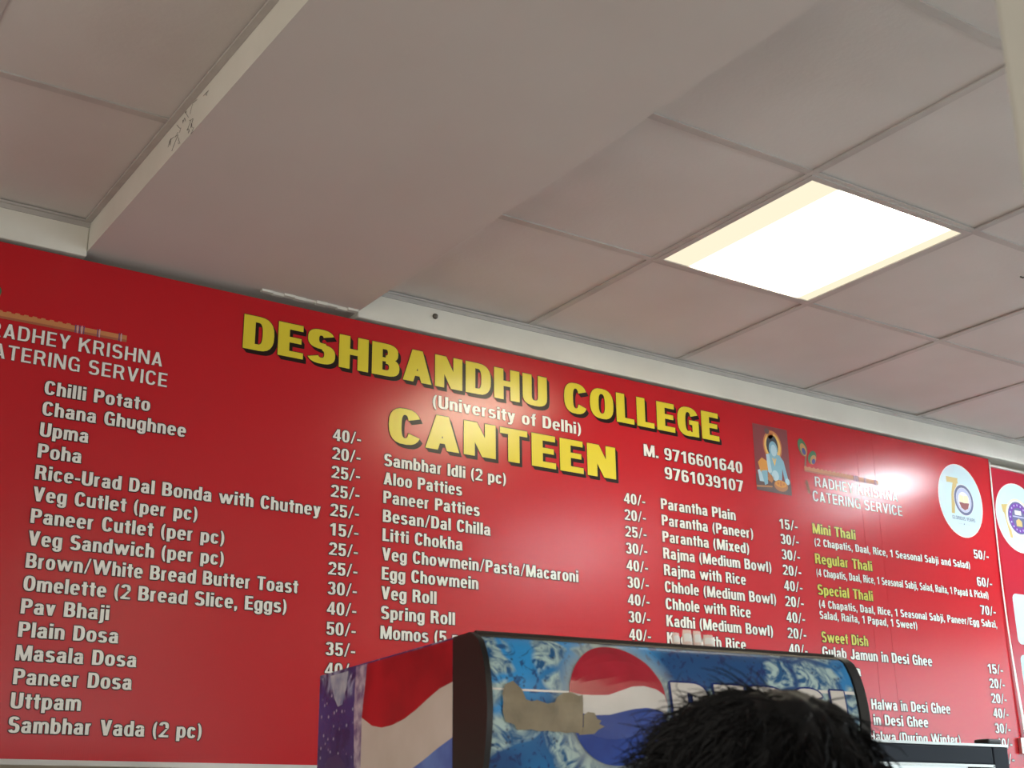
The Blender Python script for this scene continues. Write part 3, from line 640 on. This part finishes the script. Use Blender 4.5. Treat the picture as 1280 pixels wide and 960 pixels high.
M['tape'] = noisy(mat('brown_parcel_tape', (.33, .26, .16), .5), (.19, .155, .095), (.31, .255, .165), 26, .3, .7, .3, 120)
M['rim'] = mat('rim_brown', (.035, .027, .022), .6, spec=.2)
M['letter_blue'] = mat('letter_blue', (.010, .03, .20), .25)
M['cabinet'] = mat('cabinet_side_vinyl', (.02, .05, .20), .35)

# canopy: curved ice-print front, wrapped sides, black end caps, lid
fr = MB(); us = [.006 + (FWD - .024) * k / 10 for k in range(11)]
fr.grid(lambda u, v: surf(u, v), us, VS, flip=True); fr.build('canopy_front', M['ice'], cooler)
def end_cap(u0, u1):
    cap = MB(); b = [(.046, FT + v) for v in VS]
    for u, flip in ((u0, False), (u1, True)):
        for k in range(len(VS) - 1):
            q = [(u, -bulge(VS[k]) - .002, FT + VS[k]), (u, -bulge(VS[k + 1]) - .002, FT + VS[k + 1]), (u, .046, FT + VS[k + 1]), (u, .046, FT + VS[k])]
            cap.face(q[::-1] if flip else q)
    cap.grid(lambda u, v: surf(u, v, .002), [u0, u1], VS, flip=True, smooth=True)
    cap.face([(u0, -.002, FT), (u1, -.002, FT), (u1, .046, FT), (u0, .046, FT)])
    cap.build('end_cap', M['black'], cooler)['label'] = 'black curved end cap'
end_cap(-.001, .007); end_cap(FWD - .016, FWD + .001)
lid = MB(); lid.box((.0, .0, FT - .006), (FWD, FDP, FT)); lid.build('lid', M['black'], cooler, bevel=.002)
rim = MB(); rim.box((.007, -.004, FT - .004), (FWD - .016, .002, FT + .0025)); rim.grid(lambda u, v: surf(u, v, .0012), [.007, FWD * .5, FWD - .016], [0, -.003, -.0065], flip=True); rim.build('front_rim', M['rim'], cooler)['label'] = 'thin brownish rim along the top front edge'
bx = MB(); bx.box((.004, .046, FT - CH), (FWD - .004, FDP, FT - .006)); bx.build('canopy_box', M['black'], cooler)
sd = MB()
def side(mb, pts, e, mi): mb.face([(-e, w, FT + v) for w, v in pts], mi)
sd.box((-.0008, .046, FT - CH), (.004, FDP, FT - .001), 0)
sd.face([(-.001, FDP, FT - .001), (-.001, .046, FT - .001), (-.001, .046, FT - CH), (-.001, FDP, FT - CH)], 0)
redlow = [(.341, -.078), (.302, -.092), (.268, -.097), (.232, -.096), (.194, -.091), (.156, -.082), (.110, -.068), (.083, -.061), (.046, -.056)]
blutop = [(.345, -.150), (.315, -.162), (.28, -.175), (.22, -.172), (.168, -.157), (.126, -.146), (.086, -.134), (.046, -.124)]
for k in range(len(redlow) - 1):
    (a, b), (c, d) = redlow[k], redlow[k + 1]; wa = .325 if k == 0 else a
    side(sd, [(wa, -.003), (c, -.003), (c, d), (a, b)], .0014, 1)
def interp(L, w):
    for (a, b), (c, d) in zip(L[:-1], L[1:]):
        if c <= w <= a: return b + (d - b) * (a - w) / (a - c)
    return L[0][1] if w > L[0][0] else L[-1][1]
ws = [.341 - k * (.341 - .046) / 16 for k in range(17)]
for a, c in zip(ws[:-1], ws[1:]):
    side(sd, [(a, interp(redlow, a)), (c, interp(redlow, c)), (c, interp(blutop, c)), (a, interp(blutop, a))], .0013, 2)
    side(sd, [(a, interp(blutop, a)), (c, interp(blutop, c)), (c, -CH), (a, -CH)], .0013, 3)
side(sd, [(.368, -.003), (.325, -.003), (.341, -.078), (.341, -.16), (.365, -.16), (.372, -.06)], .0012, 4)
ice = [(.470, -.006), (.398, -.006), (.404, -.030), (.418, -.053), (.436, -.055), (.452, -.040), (.466, -.018)]
side(sd, ice, .0013, 5)
side(sd, [(.50, -.155), (.47, -.128), (.43, -.124), (.40, -.14), (.392, -.2), (.40, -.26), (.50, -.26)], .0013, 6)
M['mauve_mist'] = noisy(mat('mauve_mist_print', (.30, .22, .32), .35), (.14, .09, .20), (.46, .38, .45), 60, .35, .65)
M['ice_pale'] = noisy(mat('pale_ice_print', (.35, .40, .50), .3), (.14, .18, .32), (.50, .52, .55), 22, .35, .65)
M['globe_violet'] = mat('deep_violet_print', (.035, .025, .11), .3)
sd.build('side_wrap', [M['ice_violet'], M['side_red'], M['side_white'], M['side_blue'], M['mauve_mist'], M['ice_pale'], M['globe_violet']], cooler)['label'] = 'violet ice side wrap with red, white and blue wave'

# globe logo laid on the curved front
def w1(u):  # lower edge of the red, relative to the globe centre
    L = [(-1, .013), (-.75, .010), (-.5, .010), (-.2, .011), (.05, .017), (.3, .023), (.55, .0245), (.8, .021), (1, .012)]
    for (a, b), (c, d) in zip(L[:-1], L[1:]):
        if a <= u <= c: return b + (d - b) * (u - a) / (c - a)
def w2(u):
    L = [(-1, -.010), (-.75, -.013), (-.5, -.0145), (-.2, -.0135), (.05, -.009), (.3, -.005), (.55, -.003), (.8, -.005), (1, -.013)]
    for (a, b), (c, d) in zip(L[:-1], L[1:]):
        if a <= u <= c: return b + (d - b) * (u - a) / (c - a)
gl = MB(); n = 44
for k in range(n):
    a, c = -1 + 2 * k / n, -1 + 2 * (k + 1) / n
    def top(u): return GR * math.sqrt(max(0, 1 - u * u))
    for mi, hi, lo in ((0, lambda u: top(u), lambda u: min(w1(u), top(u))), (1, lambda u: min(w1(u), top(u)), lambda u: max(w2(u), -top(u))), (2, lambda u: max(w2(u), -top(u)), lambda u: -top(u))):
        for q in range(6):
            f0, f1 = q / 6, (q + 1) / 6
            pts = []
            for u, f in ((a, f0), (c, f0), (c, f1), (a, f1)):
                v = hi(u) + (lo(u) - hi(u)) * f; pts.append(surf(GC[0] + u * GR, -.085 + v, .0012))
            gl.face(pts[::-1], mi, True)
gl.build('globe_logo', [M['logo_red'], M['logo_white'], M['logo_blue']], cooler)['label'] = 'round red, white and blue wave logo'
# brand lettering
lt = MB(); P, w = text_polys('PEPSI', .24, .19, .12); sx = .295 / w; hgt = .066
def put(dx, dz, e, mi):
    for kk, q in P:
        ys = [b for a, b in q]; y0, y1 = min(ys), max(ys); cuts = max(1, int((y1 - y0) / .25)) if len(q) == 4 and q[0][0] == q[3][0] else 1
        for c in range(cuts):
            qq = q if cuts == 1 else [(q[0][0], y0 + (y1 - y0) * c / cuts), (q[1][0], y0 + (y1 - y0) * c / cuts), (q[1][0], y0 + (y1 - y0) * (c + 1) / cuts), (q[0][0], y0 + (y1 - y0) * (c + 1) / cuts)]
            lt.face([surf(.270 + a * sx + dx, -.054 - hgt + b * hgt + dz, e + kk * .00005) for a, b in qq], mi)
put(0, 0, .0025, 0)
for k in range(8): put(.0032 * math.cos(k * PI / 4), .0026 * math.sin(k * PI / 4), .0014, 1)
lt.build('brand_lettering', [M['logo_white'], M['letter_blue']], cooler)['label'] = 'white capitals with dark blue outline'
for a, b, v, t in ((.004, .118, -.0725, .0012), (.50, .586, -.0560, .0022)):  # white streaks painted on as light reflected by the curved front
    k = [a + (b - a) * q / 6 for q in range(7)]; ln = MB()
    ln.grid(lambda u, vv: surf(u, vv, .0010), k, [v + t, v - t], flip=True)
    ln.build('reflection_stripe', M['white_ink'], cooler)['label'] = 'thin white stripe painted as a light reflection'
# torn brown tape
tp = MB()
top_e = [(.020, -.078), (.024, -.067), (.036, -.062), (.048, -.072), (.052, -.084), (.060, -.086), (.068, -.084), (.082, -.088), (.092, -.086), (.096, -.080), (.106, -.074), (.118, -.073), (.128, -.077), (.134, -.075)]
bot_e = [(.020, -.100), (.024, -.111), (.036, -.114), (.040, -.120), (.052, -.120), (.060, -.119), (.070, -.121), (.082, -.120), (.092, -.121), (.100, -.121), (.110, -.122), (.118, -.121), (.128, -.122), (.132, -.121)]
for k in range(len(top_e) - 1):
    for q in range(4):
        f0, f1 = q / 4, (q + 1) / 4
        mixp = lambda i, f: surf(top_e[i][0] + (bot_e[i][0] - top_e[i][0]) * f, top_e[i][1] + (bot_e[i][1] - top_e[i][1]) * f, .0026 + .0006 * math.sin(i * 1.7 + f * 5))
        tp.face([mixp(k, f1), mixp(k + 1, f1), mixp(k + 1, f0), mixp(k, f0)][::1], 0, True)
fl = [(.134, -.100), (.140, -.096), (.150, -.097), (.154, -.104), (.160, -.106), (.157, -.110), (.165, -.113), (.156, -.117), (.150, -.122), (.128, -.124), (.128, -.119), (.134, -.114)]
c0 = surf(.143, -.110, .0024)
for k in range(len(fl)): tp.face([c0, surf(*fl[(k + 1) % len(fl)], .0022), surf(*fl[k], .0022)])
tp.build('tape_patch', M['tape'], cooler)['label'] = 'torn strip of brown parcel tape stuck across the logo'
# cabinet under the canopy
cb = MB(); cb.box((.004, .03, .10), (.030, FDP, FT - CH)); cb.box((FWD - .030, .03, .10), (FWD - .004, FDP, FT - CH)); cb.box((.030, FDP - .03, .10), (FWD - .030, FDP, FT - CH)); cb.box((.030, .03, .10), (FWD - .030, FDP - .03, .30)); cb.box((.030, .03, FT - CH - .03), (FWD - .030, FDP - .03, FT - CH))
cb.build('cabinet', M['cabinet'], cooler)
dr = MB()
for a, b in (((.006, .10), (.05, FT - CH - .004)), ((FWD - .05, .10), (FWD - .006, FT - CH - .004)), ((.05, .10), (FWD - .05, .32)), ((.05, FT - CH - .06), (FWD - .05, FT - CH - .004))): dr.box((a[0], -.012, a[1]), (b[0], .028, b[1]))
d = dr.build('door', M['black'], cooler)
M['glass'] = mat('door_glass', (.9, .95, .95), .03, trans=1.0)
MB().box((.05, .0, .32), (FWD - .05, .006, FT - CH - .06)).build('door_glass', M['glass'], d)
hd = MB(); hd.tube([(FWD - .03, -.012, 1.0), (FWD - .03, -.045, 1.02), (FWD - .03, -.045, 1.28), (FWD - .03, -.012, 1.30)], .009, 10); hd.build('handle', M['black'], d)
for z in (.58, .86, 1.14):
    sh = MB()
    for k in range(12): sh.tube([(.034, .06 + k * .035, z), (FWD - .034, .06 + k * .035, z)], .003, 5)
    for x in (.10, FWD - .10): sh.tube([(x, .055, z - .002), (x, .45, z - .002)], .003, 5)
    sh.build('shelf', M['metal'], cooler)
for x in (.05, FWD - .05):
    for y in (.06, FDP - .06): MB().lathe([(0, 0), (.022, 0), (.022, .02), (.014, .03), (.014, .10), (0, .10)], 12, (x, y, 0)).build('foot', M['black'], cooler)

# small pale packets standing on the canopy, near the front edge
M['packet'] = noisy(mat('pale_pink_wrapper', (.90, .70, .62), .35), (.86, .52, .44), (.95, .86, .80), 90, .35, .6)
M['packet_white'] = mat('white_wrapper_label', (.95, .94, .91), .35)
R3 = Matrix.Rotation(TH, 3, 'Z')
spots = [(.325, .016, .0105, .020, .12, 'leftmost pale pink packet in the small row on top of the drinks cooler'),
         (.3425, .014, .012, .0245, -.08, 'second pale pink packet from the left on top of the drinks cooler'),
         (.360, .015, .0115, .0240, .05, 'third pale pink packet from the left on top of the drinks cooler'),
         (.3775, .013, .012, .0195, -.22, 'rightmost pale pink packet in the small row on top of the drinks cooler')]
proto = None
for u, w, hw, hh, tilt, lb in spots:
    p = R3 @ Vector((u, w, 0)); L = (FO[0] + p.x, FO[1] + p.y, FT + .0005)
    if proto is None:
        mb = MB()
        def pk(a, v):    # pillow-shaped wrapper, pinched at the top
            k = v; th = .55 * (1 - .75 * k ** 4); r = (1 - .12 * (2 * v - 1) ** 2)
            return (math.cos(a) * r * .62, math.sin(a) * th * .62, v * 2 + .06 * math.sin(3 * a) * k)
        mb.grid(pk, [2 * PI * q / 16 for q in range(17)], [q / 8 for q in range(9)])
        mb.face([pk(2 * PI * q / 16, 1) for q in range(16)]); mb.face([pk(2 * PI * q / 16, 0) for q in range(16)][::-1])
        po = mb.build('packet', M['packet'])
        lm = MB(); lm.grid(lambda a, v: tuple(c * 1.03 if i < 2 else c for i, c in enumerate(pk(a, v))), [PI * (1.2 + .6 * q / 6) for q in range(7)], [.35, .5, .65, .8])
        lm.build('wrapper_label', M['packet_white'], po)
        proto = po; o = po
    else:
        o = proto.copy(); COL.objects.link(o)
        for ch in list(proto.children): c = ch.copy(); COL.objects.link(c); c.parent = o
    o.location = L; o.rotation_euler = (0, 0, TH + tilt); o.scale = (hw, hw, hh / 2)
    tag(o, lb, 'packet', 'pale packets on the cooler')

# ------------------------------------------------------------ second, lower glass-door cooler on the right
C2X0, C2X1, C2Y, C2T = 1.735, 2.392, 1.752, 1.757
c2 = tag(empty('glass_cooler', ((C2X0 + C2X1) / 2, C2Y, 0)), 'lower glass-front cooler with dark blue-black frame, right of the drinks cooler', 'cooler')
hw2 = (C2X1 - C2X0) / 2; D2 = .60
cb = MB(); cb.box((-hw2, .04, .08), (-hw2 + .03, D2, C2T)); cb.box((hw2 - .03, .04, .08), (hw2, D2, C2T)); cb.box((-hw2 + .03, D2 - .03, .08), (hw2 - .03, D2, C2T)); cb.box((-hw2 + .03, .04, C2T - .03), (hw2 - .03, D2 - .03, C2T)); cb.box((-hw2 + .03, .04, .08), (hw2 - .03, D2 - .03, .35))
cb.build('cabinet', M['navy'], c2, bevel=.003)
li = MB(); li.box((-hw2 + .031, D2 - .034, .36), (hw2 - .031, D2 - .031, C2T - .032)); li.box((-hw2 + .031, .05, C2T - .036), (hw2 - .031, D2 - .034, C2T - .032))
M['liner'] = mat('pale_liner', (.50, .60, .62), .3); li.build('liner', M['liner'], c2)
dr = MB(); t = .036
for a, b in (((-hw2, .10), (-hw2 + .05, C2T - .002)), ((hw2 - .05, .10), (hw2, C2T - .002)), ((-hw2 + .05, C2T - .002 - t), (hw2 - .05, C2T - .002)), ((-hw2 + .05, .10), (hw2 - .05, .34))): dr.box((a[0], .0, a[1]), (b[0], .038, b[1]))
d = dr.build('door', M['navy'], c2, bevel=.004)
MB().box((-hw2 + .05, .010, .34), (hw2 - .05, .016, C2T - .002 - t)).build('door_glass', M['glass'], d)
gs = MB()
for a, b in (((-hw2 + .05, C2T - .042 - .0), (hw2 - .05, C2T - .037)), ((hw2 - .054, .34), (hw2 - .049, C2T - .038)), ((-hw2 + .049, .34), (-hw2 + .054, C2T - .038))): gs.box((a[0], -.001, a[1]), (b[0], .004, b[1]))
gs.build('glass_trim', M['metal'], d)
MB().box((-hw2, -.001, C2T - .002), (hw2, .05, C2T + .003)).build('top_trim', M['metal'], c2)
MB().box((hw2 - .055, .004, C2T + .003), (hw2 - .012, .04, C2T + .014)).build('hinge_cover', M['black'], c2, bevel=.004)
M['lamp_strip'] = mat('cooler_lamp', (1, 1, 1), .4, emit=(.88, .97, 1.0), estr=1.0)
MB().box((-hw2 + .06, .06, C2T - .05), (hw2 - .06, .085, C2T - .037)).build('lamp_strip', M['lamp_strip'], c2)
for z in (.65, .95, 1.25, 1.52): MB().box((-hw2 + .032, .06, z), (hw2 - .032, D2 - .04, z + .006)).build('shelf', M['metal'], c2)
for x in (-hw2 + .05, hw2 - .05):
    for y in (.08, D2 - .06): MB().lathe([(0, 0), (.02, 0), (.02, .02), (.013, .03), (.013, .08), (0, .08)], 12, (x, y, 0)).build('foot', M['black'], c2)

# ------------------------------------------------------------ the person standing in front of the cooler
PX, PY = .790, .800
HEAD = Vector((0, 0, 1.578))
skinm = noisy(mat('brown_skin', (.28, .15, .09), .5), (.25, .13, .08), (.31, .17, .105), 14)
M['hair'] = mat('black_hair', (.006, .006, .007), .6, spec=.2)
M['shirt'] = noisy(mat('dark_blue_cotton', (.03, .04, .08), .8), (.025, .033, .065), (.04, .05, .095), 40)
M['trouser'] = noisy(mat('charcoal_cotton', (.035, .035, .04), .85), (.03, .03, .034), (.05, .05, .055), 50)
M['shoe'] = mat('black_leather', (.015, .013, .012), .4)
person = tag(empty('person', (PX, PY, 0), -.30), 'person with tousled black hair seen from behind, standing in front of the drinks cooler', 'person')
def skin(name, V, E, root, m, sub=2, extra=None, voxel=None, parent=None):
    """V: (x,y,z,rx,ry); E edges; grown with Skin + Subdivision and baked to one mesh"""
    me = bpy.data.meshes.new(name); me.from_pydata([v[:3] for v in V], E, []); o = bpy.data.objects.new(name, me); COL.objects.link(o)
    o.modifiers.new('skin', 'SKIN').use_smooth_shade = True
    for k, v in enumerate(V):
        d = me.skin_vertices[0].data[k]; d.radius = (v[3], v[4]); d.use_root = (k == root)
    s = o.modifiers.new('sub', 'SUBSURF'); s.levels = s.render_levels = sub
    objs = [o]; dg = bpy.context.evaluated_depsgraph_get(); dg.update()
    bm = bmesh.new(); bm.from_mesh(o.evaluated_get(dg).to_mesh())
    if extra: extra(bm)
    m2 = bpy.data.meshes.new(name); bm.to_mesh(m2); bm.free(); bpy.data.objects.remove(o); bpy.data.meshes.remove(me)
    o = bpy.data.objects.new(name, m2); COL.objects.link(o)
    if voxel:
        r = o.modifiers.new('r', 'REMESH'); r.mode = 'VOXEL'; r.voxel_size = voxel
        sm = o.modifiers.new('s', 'SMOOTH'); sm.iterations = 2; sm.factor = .4
        dg = bpy.context.evaluated_depsgraph_get(); dg.update(); m3 = bpy.data.meshes.new_from_object(o.evaluated_get(dg))
        o.modifiers.clear(); o.data = m3; m3.name = name
    for p in o.data.polygons: p.use_smooth = True
    o.data.materials.clear(); o.data.materials.append(m); o.parent = parent; return o
# body faces +y; skeleton: pelvis, spine, neck, arms with five fingers each, legs, feet
V = [(0, 0, .90, .135, .10), (0, -.005, 1.05, .115, .085), (0, .0, 1.22, .135, .095), (0, -.01, 1.36, .12, .085), (0, -.005, 1.43, .05, .052), (0, .012, 1.50, .05, .055)]
E = [(0, 1), (1, 2), (2, 3), (3, 4), (4, 5)]
tips = []
for s in (-1, 1):
    b = len(V)
    V += [(s * .165, -.01, 1.375, .056, .056), (s * .205, -.02, 1.23, .045, .047), (s * .225, -.015, 1.09, .038, .040), (s * .235, .015, .97, .032, .033), (s * .240, .04, .845, .023, .027), (s * .240, .052, .79, .016, .034)]
    E += [(3, b), (b, b + 1), (b + 1, b + 2), (b + 2, b + 3), (b + 3, b + 4), (b + 4, b + 5)]
    l = len(V)
    V += [(s * .085, 0, .83, .088, .092), (s * .095, .005, .66, .072, .078), (s * .10, .01, .48, .052, .056), (s * .10, -.012, .34, .048, .053), (s * .10, -.01, .14, .033, .036), (s * .10, .0, .06, .036, .036), (s * .105, .07, .035, .038, .026), (s * .108, .15, .025, .036, .018)]
    E += [(0, l)] + [(l + k, l + k + 1) for k in range(7)]
def fingers_and_head(bm):
    def chain(pts, rs):
        for (p, q, r0, r1) in zip(pts[:-1], pts[1:], rs[:-1], rs[1:]):
            p, q = Vector(p), Vector(q); d = q - p
            mt = Matrix.Translation((p + q) / 2) @ d.to_track_quat('Z', 'Y').to_matrix().to_4x4()
            bmesh.ops.create_cone(bm, cap_ends=True, segments=10, radius1=r0, radius2=r1, depth=d.length, matrix=mt)
            bmesh.ops.create_uvsphere(bm, u_segments=10, v_segments=6, radius=r1, matrix=Matrix.Translation(q))
    for s in (-1, 1):
        hx, hy, hz = s * .240, .052, .79
        for k, (L, oy) in enumerate(((.070, .026), (.080, .009), (.074, -.009), (.058, -.025))):
            p0 = (hx, hy + oy, hz + .01); p1 = (hx + s * .002, hy + oy * 1.1, hz - .030); p2 = (hx - s * .004, hy + oy * 1.15 + .002, hz - .030 - L * .5); p3 = (hx - s * .016, hy + oy * 1.15 + .006, hz - .030 - L)
            chain([p0, p1, p2, p3], [.010, .0095, .0085, .0075])
        chain([(hx, hy + .024, hz + .035), (hx - s * .012, hy + .046, hz + .005), (hx - s * .018, hy + .054, hz - .03), (hx - s * .022, hy + .054, hz - .052)], [.012, .0115, .010, .0085])
    hm = Matrix.Translation(HEAD)
    r = bmesh.ops.create_uvsphere(bm, u_segments=40, v_segments=28, radius=1.0)
    for v in r['verts']:
        x, y, z = v.co
        w = .076 * (1 - .20 * max(0, -z) ** 1.5); dpt = .096; hgt = .112
        px, py_, pz = x * w, y * dpt, z * hgt
        if z < 0 and y > 0:                          # fuller jaw and chin
            k = min(2.2, math.sqrt(max(.02, 1 - abs(z) ** 4.5)) / math.sqrt(max(.02, 1 - z * z))); py_ *= 1 + (k - 1) * .85 * y ** .5; px *= 1 + (k - 1) * .35
        if y > .25:                                   # nose, brow, eye hollows, lips, chin
            n = math.exp(-(px / .012) ** 2) * math.exp(-((pz + .022) / .020) ** 2); py_ += .027 * n
            for ex in (-.031, .031): py_ -= .010 * math.exp(-((px - ex) / .014) ** 2 - ((pz - .006) / .011) ** 2)
            py_ += .004 * math.exp(-((pz - .024) / .009) ** 2)
            py_ += .008 * math.exp(-(px / .022) ** 2 - ((pz + .056) / .010) ** 2); py_ += .007 * math.exp(-(px / .02) ** 2 - ((pz + .094) / .014) ** 2)
        v.co = hm @ Vector((px, py_, pz))
    for s in (-1, 1):                                # ears
        mt = Matrix.Translation(HEAD + Vector((s * .078, -.008, -.008))) @ Matrix.Rotation(s * .35, 4, 'Z') @ Matrix.Diagonal((.010, .020, .032, 1))
        bmesh.ops.create_uvsphere(bm, u_segments=14, v_segments=10, radius=1.0, matrix=mt)
skin('body', V, E, 0, skinm, 2, fingers_and_head, .0065, person)
for s in (-1, 1):
    ey = MB(); ey.lathe([(.0112 * math.sin(PI * k / 8), -.0112 * math.cos(PI * k / 8)) for k in range(9)], 14)
    eo = ey.build('eye', mat('eye_white', (.7, .68, .65), .2), person, (HEAD.x + s * .031, HEAD.y + .0718, HEAD.z + .006))
    ir = MB(); ir.lathe([(.0055, .0103), (.003, .0112), (0, .0114)], 12); io = ir.build('iris', mat('eye_brown', (.03, .015, .01), .15), eo); io.rotation_euler = (-PI / 2, 0, 0)
lp = MB()
for z0, h in ((-.0525, .0042), (-.0605, .0050)): lp.grid(lambda a, b: (.021 * math.cos(a) * math.cos(b), .0925 + .0035 * math.cos(b) * abs(math.sin(a)) - 14 * (.021 * math.cos(a)) ** 2, z0 + h * math.sin(b)), [PI * k / 12 for k in range(13)], [-PI / 2 + PI * k / 6 for k in range(7)], flip=True)
lp.build('lips', mat('lip_brown_red', (.20, .075, .06), .45), person, HEAD)
TV = [(0, 0, .80, .168, .135), (0, -.005, 1.02, .155, .125), (0, 0, 1.20, .162, .125), (0, -.012, 1.355, .155, .122), (0, -.008, 1.43, .080, .084)]
TE = [(0, 1), (1, 2), (2, 3), (3, 4)]
for s in (-1, 1):
    b = len(TV); TV += [(s * .17, -.01, 1.378, .068, .068), (s * .212, -.02, 1.23, .062, .064), (s * .228, -.015, 1.11, .056, .058)]; TE += [(3, b), (b, b + 1), (b + 1, b + 2)]
skin('shirt', TV, TE, 0, M['shirt'], 2, None, .008, person)
LV = [(0, 0, 1.0, .150, .116), (0, 0, .88, .146, .114)]; LE = [(0, 1)]
for s in (-1, 1):
    b = len(LV); LV += [(s * .088, 0, .80, .098, .102), (s * .097, .005, .62, .082, .088), (s * .10, .008, .46, .068, .072), (s * .10, -.008, .30, .064, .070), (s * .10, -.005, .09, .060, .066)]
    LE += [(1, b)] + [(b + k, b + k + 1) for k in range(4)]
skin('trousers', LV, LE, 0, M['trouser'], 2, None, .008, person)
for s in (-1, 1):
    skin('shoe', [(s * .10, -.055, .052, .046, .046), (s * .102, .02, .052, .046, .048), (s * .106, .11, .042, .050, .036), (s * .110, .19, .034, .044, .028)], [(0, 1), (1, 2), (2, 3)], 1, M['shoe'], 2, None, None, person)
# hair: a full scalp mass plus many separate locks
hr = MB()
HC = HEAD + Vector((-.012, -.012, .014))
def pn(d): return (abs(d.x) ** 2.5 + abs(d.y) ** 2.5 + abs(d.z) ** 2.5) ** (-1 / 2.5) if d.z > .25 else 1.0 + (pn2(d) - 1.0) * max(0, (d.z + .1) / .35)
def pn2(d): return (abs(d.x) ** 2.5 + abs(d.y) ** 2.5 + abs(d.z) ** 2.5) ** (-1 / 2.5)
def hair_r(d):
    n = noise.noise(d * 5.0) * .006 + noise.noise(d * 14.0) * .004
    return n
def hairpt(a, v):
    ph = v * PI * (.62 - .24 * math.sin(a)); d = Vector((math.sin(ph) * math.cos(a), math.sin(ph) * math.sin(a), math.cos(ph)))
    lim = pn(d) * (1 + .10 * min(0, d.z + .1))
    return HC + Vector((d.x * (.073 + hair_r(d)), d.y * (.106 + hair_r(d)), d.z * (.113 + hair_r(d)))) * lim
hr.grid(hairpt, [2 * PI * k / 64 for k in range(65)], [k / 30 for k in range(31)], flip=True)
rnd = random.Random(11)
for k in range(7000):
    z = 1 - rnd.random() * 1.80; a = rnd.random() * 2 * PI; rr = math.sqrt(max(0, 1 - z * z)); d = Vector((rr * math.cos(a), rr * math.sin(a), z))
    if z < math.cos(PI * (.62 - .24 * math.sin(a))) + .03: continue
    p = HC + Vector((d.x * .070, d.y * .103, d.z * .111)) * pn(d)
    crown = Vector((.15, -.45, .88)); tang = (d - crown * d.dot(crown)); tang = tang.normalized() if tang.length > .05 else Vector((1, 0, 0))
    side_v = d.cross(tang); sw = rnd.gauss(0, .55); dirv = (tang + side_v * sw + d * rnd.uniform(-.08, .26)).normalized()
    L = rnd.uniform(.030, .062) * (1 if z > -.1 else .6); fly = rnd.random() < .05
    pts = [p]; cur = dirv; n = 5
    for q in range(n):
        cur = (cur + Vector((rnd.gauss(0, .16), rnd.gauss(0, .16), rnd.gauss(0, .12))) - d * (.05 if fly else .30) + Vector((0, 0, -.05))).normalized()
        pts.append(pts[-1] + cur * L / n)
    r0 = rnd.uniform(.0005, .0010)
    hr.tube(pts, [r0, r0, r0 * .9, r0 * .75, r0 * .55, r0 * .25], 3, cap=False)
ho = hr.build('hair', M['hair'], person); ho['label'] = 'short tousled black hair'
